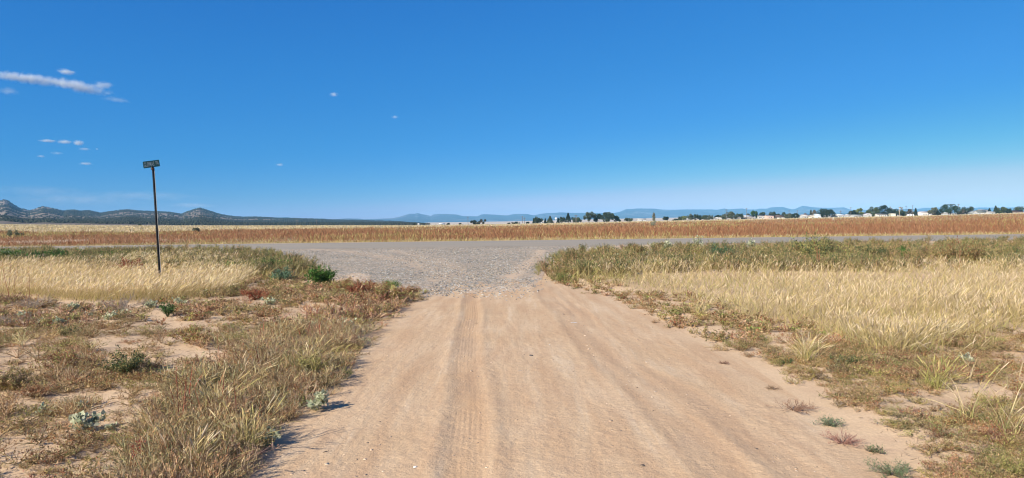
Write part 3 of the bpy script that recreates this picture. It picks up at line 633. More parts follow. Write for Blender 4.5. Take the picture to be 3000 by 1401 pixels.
x, y = sample(20000, 500, 2900, 3.8, 18, 1.6); k = (track_m(x, y) > .05); x, y = x[k], y[k]
cl = fbm(x * 2.2, y * .9, 101); k = rng.uniform(0, 1, len(x)) < .12 + sm((cl - .48) * 6); x, y = x[k], y[k]
stones('pebbles', x, y, HF(x, y) - .002, rng.gamma(2.2, .0022, len(x)) + .002, [(.50, .36, .25), (.40, .28, .19), (.55, .43, .31), (.33, .24, .17), (.26, .19, .13)], M_STONE, 'small pebbles and clods strewn along the dirt track', 'pebbles')

# ------------------------------------------------------------------ single plants
def plant(name, px, py, Vgroups, label, cat, group=None, sc=1.0, rz=None, sq=1.0):
    """stems and leaves of one plant, as parts under one Empty at its foot"""
    p = hit(px, py); p[2] = HF(p[0], p[1]) - .005
    e = bpy.data.objects.new(name, None); COL.objects.link(e); e.location = p; e.rotation_euler = (0, 0, rng.uniform(0, 6.28) if rz is None else rz); e.scale = (sc, sc, sc * sq)
    tag(e, label, cat, group)
    for nm, g_ in zip(('stems', 'leaves', 'seed_heads'), Vgroups):
        if g_ is not None and g_.V: g_.build(nm, M_LEAF, e)
    return e
def width_m(px, py, wpx): p = hit(px, py); return wpx / F * p[1]
def broadleaf(seed, Rr, H, n=90, lsz=.05):
    return bush(seed, Rr, H, 9, max(14, n // 4), n, lsz, .8, .006, [(.35, .36, .2), (.3, .25, .13)], PALE, .95, 0, .5)
BL = [(925, 1205, 92, 66, 'pale grey green broad leaved plant casting a long shadow on the track edge'), (790, 1305, 72, 60, 'small pale broad leaved plant at the dark foot of the left weeds near the track'),
      (255, 1262, 100, 60, 'largest pale leaved plant on bare soil at lower left, dark shadow beside it'), (130, 1218, 46, 38, 'pale leaved plant touching green shoots at lower left'), (240, 1200, 36, 24, 'little pale leaved plant just above the largest one at lower left'),
      (205, 915, 52, 26, 'pale leaved plant in front of the grey twiggy brush on the left'), (72, 935, 52, 22, 'pale leaved plant near the left edge above the sandy mound'), (118, 952, 30, 20, 'small pale plant right of the sandy mound on the left'),
      (318, 938, 42, 26, 'pale leaved plant below the grey twiggy mound'), (362, 930, 36, 20, 'pale leaved plant right of another below the grey twiggy mound'), (258, 930, 28, 18, 'small pale plant left of the grey twiggy mound'),
      (178, 952, 44, 20, 'low dusty pale plant below a larger pale one on the left flat'), (440, 902, 46, 24, 'pale leaved plant at the foot of the straw grass by the post'), (528, 896, 40, 26, 'pale leaved plant tucked under straw grass right of the post'),
      (792, 895, 42, 28, 'pale leaved plant beside a pinkish weed, middle of the left flat'), (1018, 975, 54, 46, 'tall pale leaved plant close to the left track edge'), (915, 965, 36, 28, 'pale leaved plant a step left of the tall one by the track'),
      (818, 985, 30, 22, 'pale faded plant beside a bare brown stalk'), (1062, 1008, 34, 22, 'small pale plant right at the left track edge'), (322, 1262, 20, 18, 'single pale sprig beside the shadow of the largest pale plant'),
      (2838, 1078, 58, 42, 'green leaved rosette standing in the dry grass at right')]
for i, (px, py, wp, hp, lab) in enumerate(BL):
    R_ = width_m(px, py, wp) / 2; H_ = width_m(px, py, hp)
    plant('broadleaf_plant', px, py, broadleaf(300 + i, R_, H_, 60 + wp * 2, max(.028, R_ * .30)), lab, 'plant', 'pale leaved plants on the flats')
for i, (px, py, wp, hp, lab) in enumerate([(2047, 738, 40, 50, 'tallest pale grey green shrub by the road, right of centre'), (1957, 738, 26, 32, 'pale grey green shrub by the road, left of the tallest'),
        (1916, 734, 22, 20, 'small pale shrub at the end of the row by the gravel'), (2199, 738, 26, 40, 'pale shrub in dark weeds far right of the tallest'), (1810, 764, 30, 20, 'low pale shrub among olive grass near the gravel')]):
    R_ = width_m(px, py, wp) / 2; H_ = width_m(px, py, hp)
    plant('roadside_shrub', px, py, bush(330 + i, R_, H_, 14, 60, 340, .075, .55, .012, OLIVE, PALE, .7, 0, .8), lab, 'shrub', 'pale shrubs by the road')
# kind: (px, py base, width px, height px, palette stem, palette leaf, leaf size factor, leaf aspect, up, n leaves)
SH = [('green_bush', 938, 838, 78, 72, GREEN + OLIVE, GREEN, .10, .25, 1.2, 1500, 'vivid green bush at the gravel corner, left of the track', 'bush'),
      ('green_bush', 828, 826, 62, 48, DGREEN, [(.16, .24, .15), (.12, .20, .12)], .10, .22, 1.2, 900, 'blue green tufted bush left of the vivid green one', 'bush'),
      ('green_bush', 1145, 842, 60, 24, GREEN, GREEN + YGREEN, .10, .3, .8, 500, 'low bright green tuft behind the reddish weeds at the gravel edge', 'bush'),
      ('green_bush', 700, 800, 110, 46, OLIVE, OLIVE + GREEN, .08, .25, .9, 1300, 'dark olive bush joining the straw grass at its right end, left verge', 'bush'),
      ('green_bush', 815, 800, 130, 50, OLIVE + DGREEN, OLIVE + DGREEN + GREEN, .07, .22, 1.2, 1400, 'dark olive clump behind the blue green tufted bush', 'bush'),
      ('green_bush', 490, 928, 42, 60, DGREEN, GREEN + DGREEN, .09, .3, 1.4, 500, 'upright dark green weed in front of the sign post', 'weed'),
      ('round_weed', 372, 1100, 118, 92, OLIVE, OLIVE + DGREEN, .055, .35, .9, 2200, 'large rounded dark olive weed on the bare left flat', 'weed'),
      ('round_weed', 10, 1145, 120, 90, OLIVE, OLIVE + BROWN, .055, .35, .9, 1900, 'olive weed cut by the left edge of the view', 'weed'),
      ('round_weed', 178, 1085, 160, 70, BROWN + RUST, BROWN + RUST + YGREEN, .045, .35, .6, 2000, 'wide orange tan weed left of the rounded olive one', 'weed'),
      ('round_weed', 110, 1165, 120, 60, RUST + BROWN, RUST + BROWN, .045, .35, .6, 1500, 'russet weed below the wide orange tan one', 'weed'),
      ('round_weed', 200, 985, 90, 36, DGREEN, OLIVE + DGREEN, .07, .35, .6, 900, 'low dark green weed right of the sandy mound', 'weed'),
      ('round_weed', 560, 1010, 130, 60, RUST + BROWN, RUST + YGREEN, .05, .35, .6, 1600, 'orange and red weed in the middle of the left flat', 'weed'),
      ('red_weed', 745, 880, 90, 44, REDST, RUST + REDST, .06, .35, .7, 900, 'pink red weed left of a pale leaved plant', 'weed'),
      ('red_weed', 1065, 868, 90, 62, REDST + BROWN, RUST + REDST, .055, .35, .8, 1500, 'red weed in the clump at the gravel edge', 'weed'),
      ('red_weed', 1140, 884, 90, 60, OLIVE, YGREEN + OLIVE + RUST, .055, .35, .8, 1500, 'olive and orange weed between two red ones at the gravel edge', 'weed'),
      ('red_weed', 1195, 872, 70, 44, RUST, RUST + BROWN, .06, .35, .7, 1100, 'orange weed nearest the track at the gravel corner', 'weed'),
      ('red_weed', 1000, 860, 80, 46, RUST + OLIVE, RUST + YGREEN, .06, .35, .7, 1100, 'yellow orange weed at the left end of the gravel edge clump', 'weed'),
      ('round_weed', 1120, 915, 90, 34, OLIVE, OLIVE + BROWN, .06, .35, .5, 1000, 'olive brown weed sprawling on to the left track edge', 'weed'),
      ('round_weed', 1010, 1110, 60, 40, DGREEN, OLIVE + DGREEN, .07, .3, .5, 700, 'dark weed tuft leaning over the left track edge', 'weed'),
      ('round_weed', 905, 1105, 110, 80, OLIVE, OLIVE + YGREEN, .06, .25, 1.0, 1500, 'dense olive weed left of the dark tuft on the track edge', 'weed'),
      ('grey_brush', 355, 915, 150, 70, [(.34, .28, .22), (.28, .23, .18)], [(.36, .30, .24)], .03, .3, 1.0, 500, 'grey brown twiggy mound of dead brush below the straw grass', 'dead brush'),
      ('grey_brush', 100, 905, 130, 50, [(.34, .28, .22), (.28, .23, .18)], [(.36, .30, .24)], .03, .3, 1.0, 500, 'grey twiggy dead brush towards the left edge', 'dead brush'),
      ('grey_brush', 25, 955, 130, 40, [(.34, .27, .21), (.26, .21, .17)], [(.34, .28, .22)], .03, .3, 1.0, 500, 'grey dead brush nearest the left edge, above the mound', 'dead brush'),
      ('spiky_shrub', 2815, 770, 170, 88, [(.20, .15, .08), (.24, .16, .09), (.13, .15, .05)], OLIVE + RUST[:2], .05, .18, .2, 1500, 'big sprawling spiky shrub of dark stems at right by the road', 'shrub'),
      ('spiky_shrub', 2400, 772, 170, 92, OLIVE + DGREEN, OLIVE + DGREEN + YGREEN, .06, .2, 1.1, 2200, 'big green brown shrub with red stems below it, right of centre', 'shrub'),
      ('spiky_shrub', 2555, 760, 120, 50, DGREEN, DGREEN + OLIVE, .07, .25, .7, 1200, 'dark green shrub between the two big spiky ones', 'shrub'),
      ('green_bush', 2648, 752, 60, 34, GREEN, GREEN, .10, .3, .7, 600, 'bright green weed beside the bare grey soil by the road', 'bush'),
      ('green_bush', 2115, 764, 110, 50, DGREEN, [(.10, .17, .09), (.08, .13, .06)], .06, .25, 1.2, 1500, 'dark blue green bush under the row of pale shrubs', 'bush'),
      ('green_bush', 2230, 764, 90, 42, DGREEN, DGREEN + OLIVE, .06, .25, 1.2, 1100, 'dark green bush right of the blue green one', 'bush'),
      ('green_bush', 1640, 828, 90, 34, OLIVE, GREEN + OLIVE, .07, .25, .7, 900, 'low green weed at the tip of the right meadow', 'bush'),
      ('green_bush', 150, 768, 160, 46, DGREEN, DGREEN + GREEN, .05, .3, .8, 1800, 'long dark green bush on the far left verge', 'bush'),
      ('green_bush', 20, 765, 110, 44, GREEN, GREEN + PALE[2:], .06, .35, .8, 1200, 'mid green bush cut by the left edge, by the road', 'bush'),
      ('red_weed', 385, 795, 80, 46, REDST, REDST + RUST, .07, .3, 1.0, 900, 'dark red weed just left of the sign post', 'weed'),
      ('green_bush', 330, 770, 110, 44, GREEN + OLIVE, GREEN + OLIVE, .06, .25, .9, 1200, 'green bush behind the dark red weed', 'bush'),
      ('round_weed', 2480, 1072, 92, 46, DGREEN, DGREEN + OLIVE, .07, .3, .8, 1100, 'dark green rounded weed in front of the right meadow', 'weed'),
      ('round_weed', 2308, 1068, 46, 24, DGREEN, DGREEN, .09, .3, .5, 350, 'small dark green weed left of a larger rounded one', 'weed'),
      ('sprig_weed', 2432, 1250, 92, 34, [(.2, .2, .12)], [(.16, .22, .13), (.2, .24, .14)], .10, .3, .6, 220, 'grey green sprawling sprig above the reddish dead clump', 'weed'),
      ('dead_clump', 2468, 1302, 120, 42, [(.34, .17, .13), (.28, .14, .11), (.4, .24, .18)], [(.36, .2, .15)], .045, .2, .5, 500, 'reddish dry tumbled clump alone on bare soil at right', 'dead weed'),
      ('dead_clump', 2325, 1205, 130, 38, [(.30, .18, .12), (.26, .15, .1)], [(.32, .2, .14)], .045, .2, .4, 600, 'flat brown dead mat on the right track edge', 'dead weed'),
      ('dead_clump', 2122, 1068, 34, 16, [(.28, .17, .12)], [(.3, .2, .14)], .08, .2, .5, 160, 'tiny dead tuft alone on the right side of the track', 'dead weed'),
      ('dead_clump', 2262, 1142, 50, 16, [(.28, .19, .12)], [(.3, .22, .14)], .06, .2, .4, 220, 'thin brown tuft above the flat dead mat', 'dead weed'),
      ('sprig_weed', 2562, 1328, 56, 34, [(.2, .17, .1)], [(.15, .2, .1)], .10, .3, .6, 140, 'small green sprig between the dead clump and the spiky plant', 'weed'),
      ('sprig_weed', 2612, 1392, 150, 52, [(.17, .18, .1), (.22, .18, .12)], [(.14, .2, .1), (.18, .23, .12)], .055, .22, .6, 900, 'spiky green plant at the bottom right of the track', 'weed'),
      ('round_weed', 2530, 1168, 170, 50, BROWN, BROWN + OLIVE, .04, .3, .5, 1800, 'wide tangled brown weed in the middle of the right flat', 'weed'),
      ('round_weed', 2960, 1390, 130, 60, OLIVE, OLIVE + YGREEN, .05, .3, .6, 1300, 'yellow olive weed in the bottom right corner', 'weed'),
      ('round_weed', 2920, 1200, 160, 50, OLIVE + STALK, OLIVE + YGREEN + BROWN, .05, .25, .6, 1500, 'olive weed under tall straw stalks at the right edge', 'weed')]
for i, (nm, px, py, wp, hp, sp_, lp, lf, asp, up, nl, lab, cat) in enumerate(SH):
    R_ = width_m(px, py, wp) / 2; H_ = width_m(px, py, hp); dpx = hit(px, py)[1] / F * 2.93
    sprawl = nm in ('dead_clump', 'sprig_weed', 'spiky_shrub', 'grey_brush')
    plant(nm, px, py, bush(400 + i, R_, H_, 34 if sprawl else 24, 170, nl, max(lf * (R_ + H_), dpx * .9), asp, max(.003, dpx * .28), sp_, lp, 1.0, .05, up, None, .3), lab, cat)
# dry grass tufts and bare upright stalks
def stalkplant(px, py, hp, n, pal, lab, leafpal=RUST, spread=.06):
    H_ = width_m(px, py, hp); w_ = max(.006, hit(px, py)[1] / F * 2.93 * .4); s = Geo(); l = Geo()
    D = np.stack([rng.normal(size=n) * .13, rng.normal(size=n) * .13, np.ones(n)], -1); P = np.stack([rng.normal(size=n) * spread, rng.normal(size=n) * spread, 0 * D[:, 0]], -1)
    L = H_ * rng.uniform(.6, 1, n); L[0] = H_; bd = rv(n) * .08
    ribbons(s, P, D, L, w_, bd, [0, .5, 1], [1, .8, .4], pick(pal, n), pick(pal, n))
    m = 60 * n; i = rng.integers(0, n, m); t = rng.uniform(.2, 1, m); q = P[i] + unit(D)[i] * (L[i] * t)[:, None] + bd[i] * (L[i] * t * t)[:, None] + rng.normal(size=(m, 3)) * .012
    leaves(l, q, max(.018, w_ * 1.8), .35, leafpal, .6)
    plant('stalk_weed', px, py, (s, l), lab, 'weed')
stalkplant(548, 1265, 215, 5, REDST, 'tall dark red stalk weed leaning in the middle of the left foreground')
stalkplant(28, 885, 120, 4, RUST + REDST, 'tall rust stalk weed at the left edge in front of straw grass')
stalkplant(64, 880, 100, 3, RUST + REDST, 'rust stalk weed a little right of the one at the left edge')
stalkplant(832, 1040, 140, 2, BROWN, 'thin bare brown stalk in the middle of the left flat', BROWN, .01)
stalkplant(398, 1392, 120, 2, REDST, 'thin crimson stalks at the bottom of the left foreground', REDST, .03)
stalkplant(650, 1110, 130, 4, REDST + BROWN, 'reddish stalks left of the dense olive weed')
stalkplant(2990, 1185, 110, 3, REDST, 'crimson stalk weed at the right edge')
stalkplant(2400, 790, 90, 3, REDST, 'crimson stalks below the big green brown shrub')
stalkplant(2815, 800, 90, 4, REDST + RUST, 'rusty stalks below the big spiky shrub at right')
def tuft(px, py, hp, wp, n, lab, pal0=YGREEN + STALK, pal1=STRAW + STALK):
    H_ = width_m(px, py, hp); R_ = width_m(px, py, wp) / 2; s = Geo(); l = Geo()
    P = np.stack([rng.normal(size=n) * R_ * .3, rng.normal(size=n) * R_ * .3, np.zeros(n)], -1); k = rng.uniform(0, 1, n) < .5
    grass(l, P[~k], H_ * rng.uniform(.4, .95, (~k).sum()), .006, pal0, pal1, .45, (.05, 0, 0), .5, False, .18)
    grass(s, P[k], H_ * rng.uniform(.6, 1.1, k.sum()), .008, pal0, pal1, .35, (.08, 0, 0), .35, True, .15)
    plant('grass_tuft', px, py, (None, l, s), lab, 'grass tuft', 'grass tufts in the foreground', rz=0)
tuft(720, 1330, 170, 130, 110, 'grass tuft with drooping seed heads above the small pale plant near the track'); tuft(640, 1215, 140, 120, 110, 'dense upright straw tuft above the drooping one in the left foreground')
tuft(560, 1390, 150, 130, 90, 'green straw tuft at the bottom left of the track'); tuft(905, 1085, 110, 100, 110, 'olive grass tuft among the weeds halfway up the left track edge')
tuft(700, 1130, 105, 110, 90, 'short reddish seed headed tuft in the left foreground', BROWN + YGREEN, RUST + STRAW); tuft(2050, 925, 70, 70, 120, 'small yellow tuft at the front of the right meadow')
tuft(2360, 1060, 110, 90, 150, 'pale tuft standing apart in front of the right meadow'); tuft(2740, 1140, 110, 90, 120, 'yellow green tuft below the meadow at right', YGREEN, YGREEN + STALK)
tuft(2840, 1240, 190, 90, 34, 'sparse tall straw stalks at right'); tuft(2950, 1280, 220, 120, 50, 'tall straw stalks at the right edge')
# rock and twigs on the track
def rock(px, py, wp, c, lab):
    p = hit(px, py); r = width_m(px, py, wp) / 2; g = Geo(); nu, nv = 9, 7; V = []
    for j in range(nv):
        for i in range(nu):
            th = math.pi * j / (nv - 1); ph = 2 * math.pi * i / nu; k = 1 + random.uniform(-.22, .22)
            V.append((r * k * math.sin(th) * math.cos(ph), r * .8 * k * math.sin(th) * math.sin(ph), r * .6 * k * math.cos(th) + r * .35))
    Q = [(j * nu + i, j * nu + (i + 1) % nu, (j + 1) * nu + (i + 1) % nu, (j + 1) * nu + i) for j in range(nv - 1) for i in range(nu)]
    g.add(V, Q, c); o = g.build('rock', M_STONE); o.location = p; tag(o, lab, 'rock')
rock(1556, 1044, 11, (.10, .085, .08), 'dark grey rock alone near the middle of the dirt track'); rock(1610, 1012, 6, (.5, .45, .4), 'small pale rock above the dark one on the track')
rock(1216, 1371, 13, (.62, .58, .54), 'pale stone at the bottom of the left wheel rut'); rock(1868, 998, 7, (.3, .2, .14), 'small brown rock on the right side of the track')
rock(1651, 922, 6, (.2, .16, .13), 'small dark stone up the track below the gravel'); rock(1465, 862, 8, (.6, .58, .55), 'pale stone at the front edge of the gravel')
def twig(px, py, wp, ang, c, lab):
    p = hit(px, py); L = width_m(px, py, wp); g = Geo(); P = [(L * (t - .5), .12 * L * math.sin(t * 4 + px), .006 + .004 * math.sin(t * 7)) for t in np.linspace(0, 1, 7)]
    g.tube(P, [.0035] * 6 + [.001], c, 5); q = P[3]; g.tube([q, (q[0] + L * .15, q[1] + L * .12, .012)], [.0025, .001], c, 5)
    o = g.build('twig', M_WOOD); o.location = p; o.rotation_euler = (0, 0, ang); tag(o, lab, 'twig')
twig(1530, 1088, 34, .5, (.2, .2, .22), 'thin dark twig on the track below the dark rock'); twig(960, 1326, 26, .35, (.2, .15, .11), 'curved twig on the left side of the track at the bottom')
twig(1400, 864 + 85, 20, -.1, (.3, .22, .15), 'short brown twig across the orange rut'); twig(2180, 1018, 66, .25, (.28, .2, .14), 'long thin stick lying at the edge of the right weeds')
twig(1682, 946, 20, 0, (.6, .6, .6), 'pale grey stick on the upper part of the track')
# ------------------------------------------------------------------ trees
DK = [(.028, .045, .022), (.04, .06, .028), (.02, .034, .018)]; OL = [(.07, .09, .04), (.10, .12, .05), (.05, .07, .035)]; YG = [(.22, .24, .07), (.16, .19, .06), (.12, .15, .05)]
GRY = [(.14, .15, .10), (.10, .12, .08), (.20, .20, .14)]; TANT = [(.38, .32, .19), (.30, .25, .15)]; PINK = [(.26, .16, .12), (.20, .13, .10), (.12, .10, .07)]
def crown_pts(style, Wd, H, n):
    if style == 'conifer':
        t = rng.uniform(.06, 1, n) ** .8; r = (1 - t) * (.75 + .4 * rng.uniform(0, 1, n)) + .03; a = rng.uniform(0, 6.28, n)
        return np.stack([np.cos(a) * r * Wd / 2, np.sin(a) * r * Wd / 2, t * H], -1)
    if style == 'poplar':
        t = rng.uniform(.08, 1, n); r = np.sin(np.clip(t, 0, 1) * math.pi) ** .5 * rng.uniform(.3, 1, n); a = rng.uniform(0, 6.28, n)
        return np.stack([np.cos(a) * r * Wd / 2, np.sin(a) * r * Wd / 2, t * H], -1)
    nb = {'round': 16, 'ragged': 22, 'thin': 14, 'shrub': 12}[style]
    z0 = {'round': .12, 'ragged': .1, 'thin': .3, 'shrub': .05}[style]
    b = rv(nb) * (rng.uniform(.25, 1, (nb, 1)) ** .5) * np.array([Wd * .54, Wd * .54, H * (1 - z0) * .42]); b[:, 2] += H * (z0 + (1 - z0) * .5)
    br = rng.uniform(.13, .24, nb) * min(Wd, H * 1.3) * {'round': 1, 'ragged': .62, 'thin': .5, 'shrub': .9}[style]
    i = rng.integers(0, nb, n); p = b[i] + rv(n) * (br[i] * rng.uniform(.35, 1, n) ** .4)[:, None]; p[:, 2] = np.clip(p[:, 2], H * .03, H * 1.02); return p
def tree(name, px, wpx, ytop, ybase, style, pal, label, off=0., cat='tree', group='trees among the distant houses', nl=None):
    Y = 662 + off; x = (px - 1500) / F * Y; z = float(HF(x, Y)); zt = EYE + (yh(px) - ytop) / F * Y
    H = max(zt - z, 1.2); Wd = wpx / F * Y
    e = bpy.data.objects.new(name, None); COL.objects.link(e); e.location = (x, Y, z - .15); e.rotation_euler = (0, 0, rng.uniform(0, 6.28)); tag(e, label, cat, group)
    g = Geo(); th = H * (.75 if style != 'shrub' else .5); tr = max(.10, Wd * .028)
    g.tube([(0, 0, 0), (tr * .4, 0, th * .4), (0, tr * .5, th)], [tr, tr * .75, tr * .25], (.16, .12, .09), 7)
    for k in range(6):
        a = k * 1.05 + rng.uniform(0, .6); h0 = th * rng.uniform(.2, .7); L = Wd * rng.uniform(.22, .36)
        g.tube([(0, 0, h0), (math.cos(a) * L * .5, math.sin(a) * L * .5, h0 + L * .35), (math.cos(a) * L, math.sin(a) * L, h0 + L * .6)], [tr * .5, tr * .3, tr * .1], (.16, .12, .09), 5)
    g.build('trunk', M_BARK, e)
    c = Geo(); n = nl or int(np.clip(Wd * H * 55, 600, 6000) * (.5 if style == 'thin' else 1)); ls = {'thin': .40}.get(style, .62)
    leaves(c, crown_pts(style, Wd, H, n), ls, .62, pal, .1, .22); c.build('crown', M_CROWN, e); return e
T = [
 ('round_tree', 1576, 25, 636, 652, 'round', OL + DK, 'rounded tree at the left end of the tree row, right of the twin thin poles', 0),
 ('conifer', 1564, 9, 640, 652, 'conifer', DK, 'small dark conifer touching the left side of the leftmost rounded tree', 4),
 ('conifer', 1598, 10, 641, 652, 'conifer', DK, 'low dark conifer left of the larger pointed one', 4),
 ('conifer', 1612, 22, 633.5, 652, 'conifer', OL, 'pointed olive conifer standing alone, second group of the tree row', 0),
 ('conifer', 1636, 12, 639, 651, 'conifer', DK, 'dark conifer left of the ragged pine group', 3),
 ('round_tree', 1648, 16, 633.5, 651, 'round', DK + OL, 'dark rounded tree between a small conifer and the ragged pine', 0),
 ('pine_tree', 1665, 20, 624.5, 651, 'conifer', DK, 'tall ragged pine in the middle of the left tree row', -4),
 ('olive_tree', 1688, 30, 637, 651, 'round', OL, 'low wide olive tree behind the utility pole, right of the ragged pine', 0),
 ('ragged_tree', 1726, 36, 618, 649, 'ragged', GRY + OL + DK, 'tall ragged grey green tree with bare tips, left of the big dark grove', 0),
 ('grove_tree', 1752, 24, 627, 649, 'round', DK, 'dark tree joining the ragged grey one to the big grove', 4),
 ('grove_tree', 1780, 36, 623, 648.5, 'round', DK + OL, 'biggest dark rounded tree of the grove left of centre right', 0),
 ('grove_tree', 1803, 20, 631, 648, 'round', DK, 'lower dark tree closing the right end of the big grove', 5),
 ('shrub', 1816, 6, 642, 647.5, 'shrub', DK, 'tiny dark shrub just right of the big grove', 0),
 ('shrub', 1843, 24, 638, 646.5, 'shrub', OL, 'flat topped olive shrub pair on the pale plain right of the grove', 0),
 ('poplar', 1916, 9, 624, 645, 'poplar', GRY + TANT, 'slim upright tree with pale tip alone in the gap before the far mesa', 0),
 ('round_tree', 1951, 15, 634.5, 644, 'round', DK, 'small dark rounded tree right of the slim upright one', 0),
 ('shrub', 1978, 14, 640, 643.5, 'shrub', DK, 'low shrub at the left end of the long hedge like row', 3),
 ('round_tree', 1994, 15, 634.5, 643, 'round', OL, 'olive tree starting the long row of low trees', 0),
 ('yellow_tree', 2005, 13, 632, 643, 'round', YG, 'yellow green tree near the start of the long low row', -3),
 ('round_tree', 2023, 18, 627, 642.5, 'round', GRY + OL, 'grey green tree, tallest at the left of the long low row', 0),
 ('round_tree', 2039, 17, 628, 642, 'round', OL + DK, 'dark olive tree right of the tallest grey green one in the low row', 0),
 ('round_tree', 2051, 12, 630, 642, 'round', DK, 'narrow dark tree in the middle of the long low row', 4),
 ('round_tree', 2064, 18, 630, 642, 'round', OL, 'olive tree right of the narrow dark one in the low row', 0),
 ('round_tree', 2080, 18, 630.5, 641.5, 'round', OL + GRY, 'olive grey tree left of the small white gabled shed', 0),
 ('round_tree', 2104, 20, 628, 640, 'round', DK, 'dark domed tree behind the small white gabled shed', 18),
 ('round_tree', 2121, 14, 626.5, 640, 'round', OL + GRY, 'grey olive tree between the domed one and the first tall pole', 8),
 ('round_tree', 2143, 28, 621, 640.5, 'round', GRY + OL, 'broad grey olive tree right of the first tall pole', 2),
 ('round_tree', 2166, 22, 626, 640, 'round', OL + DK, 'bushy olive tree left of the long pale roof', 6),
 ('round_tree', 2193, 13, 624, 638, 'round', GRY, 'grey tree right of the second tall pole, above the pale roof', 22),
 ('oak_tree', 2209, 19, 615.5, 637, 'round', DK + GREEN, 'dense round green tree rising above the low roofs, right of the second tall pole', 14),
 ('round_tree', 2232, 20, 621, 635, 'round', DK + OL, 'dark tree behind the left part of the pink walled house', 26),
 ('round_tree', 2265, 26, 621, 636, 'round', DK + OL, 'flat dark tree behind the right end of the pink walled house', 26),
 ('round_tree', 2290, 24, 622, 636, 'round', OL + DK, 'olive tree behind the brown roofed twin garage', 26),
 ('round_tree', 2312, 24, 625, 637, 'round', OL + GRY, 'grey olive tree right of the twin garage', 6),
 ('round_tree', 2331, 18, 624.5, 637, 'round', DK, 'dark rounded tree left of the pinkish bare ones', 2),
 ('bare_tree', 2357, 18, 622, 635, 'thin', PINK, 'low pinkish brown thin tree above white sheds', 16),
 ('conifer', 2376, 11, 615.5, 635, 'conifer', DK + GRY, 'narrow dark tree left of the tan feathery one', 16),
 ('bare_tree', 2386, 14, 615.5, 634, 'poplar', PINK + GRY, 'tan feathery tree between the narrow dark one and the big shed', 14),
 ('oak_tree', 2420, 42, 611.5, 634.5, 'round', DK, 'large wide dark tree beside the pale blue shed', 2),
 ('shrub', 2465, 8, 624, 629, 'shrub', DK, 'small dark tree top behind the pale blue roof', 30),
 ('round_tree', 2494, 20, 614.5, 632, 'round', DK, 'dark tree left of the bright yellow green one', 10),
 ('yellow_tree', 2516, 28, 606.5, 631, 'ragged', YG, 'bright yellow green ragged tree above a maroon roof', 14),
 ('olive_tree', 2560, 32, 606.5, 631, 'round', OL + YG[2:], 'broad olive tree right of the white gabled shed', 8),
 ('oak_tree', 2593, 36, 602, 631, 'round', DK, 'tall dark tree with pointed top, left of pale thin ones', 8),
 ('bare_tree', 2609, 10, 603, 628, 'thin', TANT, 'pale thin tree leaning out behind the tall dark pointed one', 18),
 ('round_tree', 2624, 20, 612.5, 629, 'round', DK + OL, 'dark tree left of the tan pole', 12),
 ('bare_tree', 2640, 15, 602.5, 628, 'thin', TANT, 'pale yellow half bare tree beside the tan pole', 20),
 ('round_tree', 2645, 20, 612, 629, 'round', OL + DK, 'dark tree in front of the pale yellow half bare one', 10),
 ('round_tree', 2666, 18, 613, 628, 'round', DK + PINK, 'low dark trees behind the white camper', 22),
 ('conifer', 2683, 12, 610.5, 629, 'conifer', DK, 'small dark conifer right of the white camper', 2),
 ('ragged_tree', 2732, 26, 601.5, 628.5, 'ragged', GRY + TANT[:1] + OL, 'pale speckled ragged tree right of the long white shed', 4),
 ('round_tree', 2750, 24, 613.5, 628, 'round', DK, 'low dark tree between the speckled one and the huge rounded one', 4),
 ('oak_tree', 2784, 50, 599.5, 628, 'round', DK + [(.06, .10, .03)] * 2, 'huge rounded dark green tree, widest in the right part', 4),
 ('round_tree', 2816, 24, 613.5, 627, 'shrub', PINK + DK, 'low purplish tree right of the huge rounded one', 10),
 ('round_tree', 2837, 26, 605.5, 627, 'round', DK + OL, 'dark spreading tree left of the white gabled grey roofed house', 12),
 ('shrub', 2876, 8, 612, 622, 'shrub', DK, 'small dark tree top over the roof of the grey roofed house', 36),
 ('conifer', 2899, 16, 611, 625, 'conifer', DK, 'low dark conifer right of the grey roofed house', 16),
 ('conifer', 2917, 17, 603.5, 625, 'conifer', DK + OL, 'taller pointed conifer near the right edge', 8),
 ('olive_tree', 2939, 28, 607.5, 625, 'round', OL + YG[2:], 'olive rounded tree right of the taller pointed conifer', 8),
 ('round_tree', 2955, 16, 609.5, 624, 'round', DK, 'small dark tree left of the long brown roof', 12),
 ('olive_tree', 2986, 24, 604.5, 623, 'round', OL + YG[2:], 'olive domed tree behind the long brown roof at the right edge', 24),
 ('bush_clump', 1404, 60, 643.5, 655.5, 'shrub', DK + PINK[2:], 'wide dark clump of bushes alone on the plain, centre', 0),
 ('bush', 1216, 12, 655, 660, 'shrub', DK, 'small dark bush beside the white tent shaped shed', 0),
 ('bush', 1314, 8, 652.5, 658, 'shrub', DK, 'dark bush right of the low white shed on the centre plain', 0),
 ('bush', 1348, 7, 653, 657, 'shrub', DK, 'small bush left of the lone pole', 0),
 ('bush', 1491, 8, 652, 656, 'shrub', DK, 'leftmost of four small bushes left of the twin poles', 0),
 ('bush', 1503, 8, 651, 656, 'shrub', DK, 'second bush of four small ones left of the twin poles', 0),
 ('bush', 1516, 12, 649.5, 655.5, 'shrub', DK, 'largest of four small bushes left of the twin poles', 0),
 ('bush', 1547, 9, 649, 655, 'shrub', DK, 'small dark bush right of the twin poles', 0),
 ('bush', 410, 9, 657.5, 661, 'shrub', DK, 'dark speck of a bush on the left plain behind the sign', 0),
 ('bush', 643, 8, 660, 663, 'shrub', DK, 'small bush on the pale plain right of the sign', 0),
]
for (nm, px, wp, yt, yb, st, pal, lab, off) in T:
    tree(nm, px, wp, yt, yb, st, pal, lab, off, 'bush' if 'bush' in nm else ('shrub' if nm == 'shrub' else 'tree'), 'bushes on the far plain' if 'bush' in nm else 'trees among the distant houses')
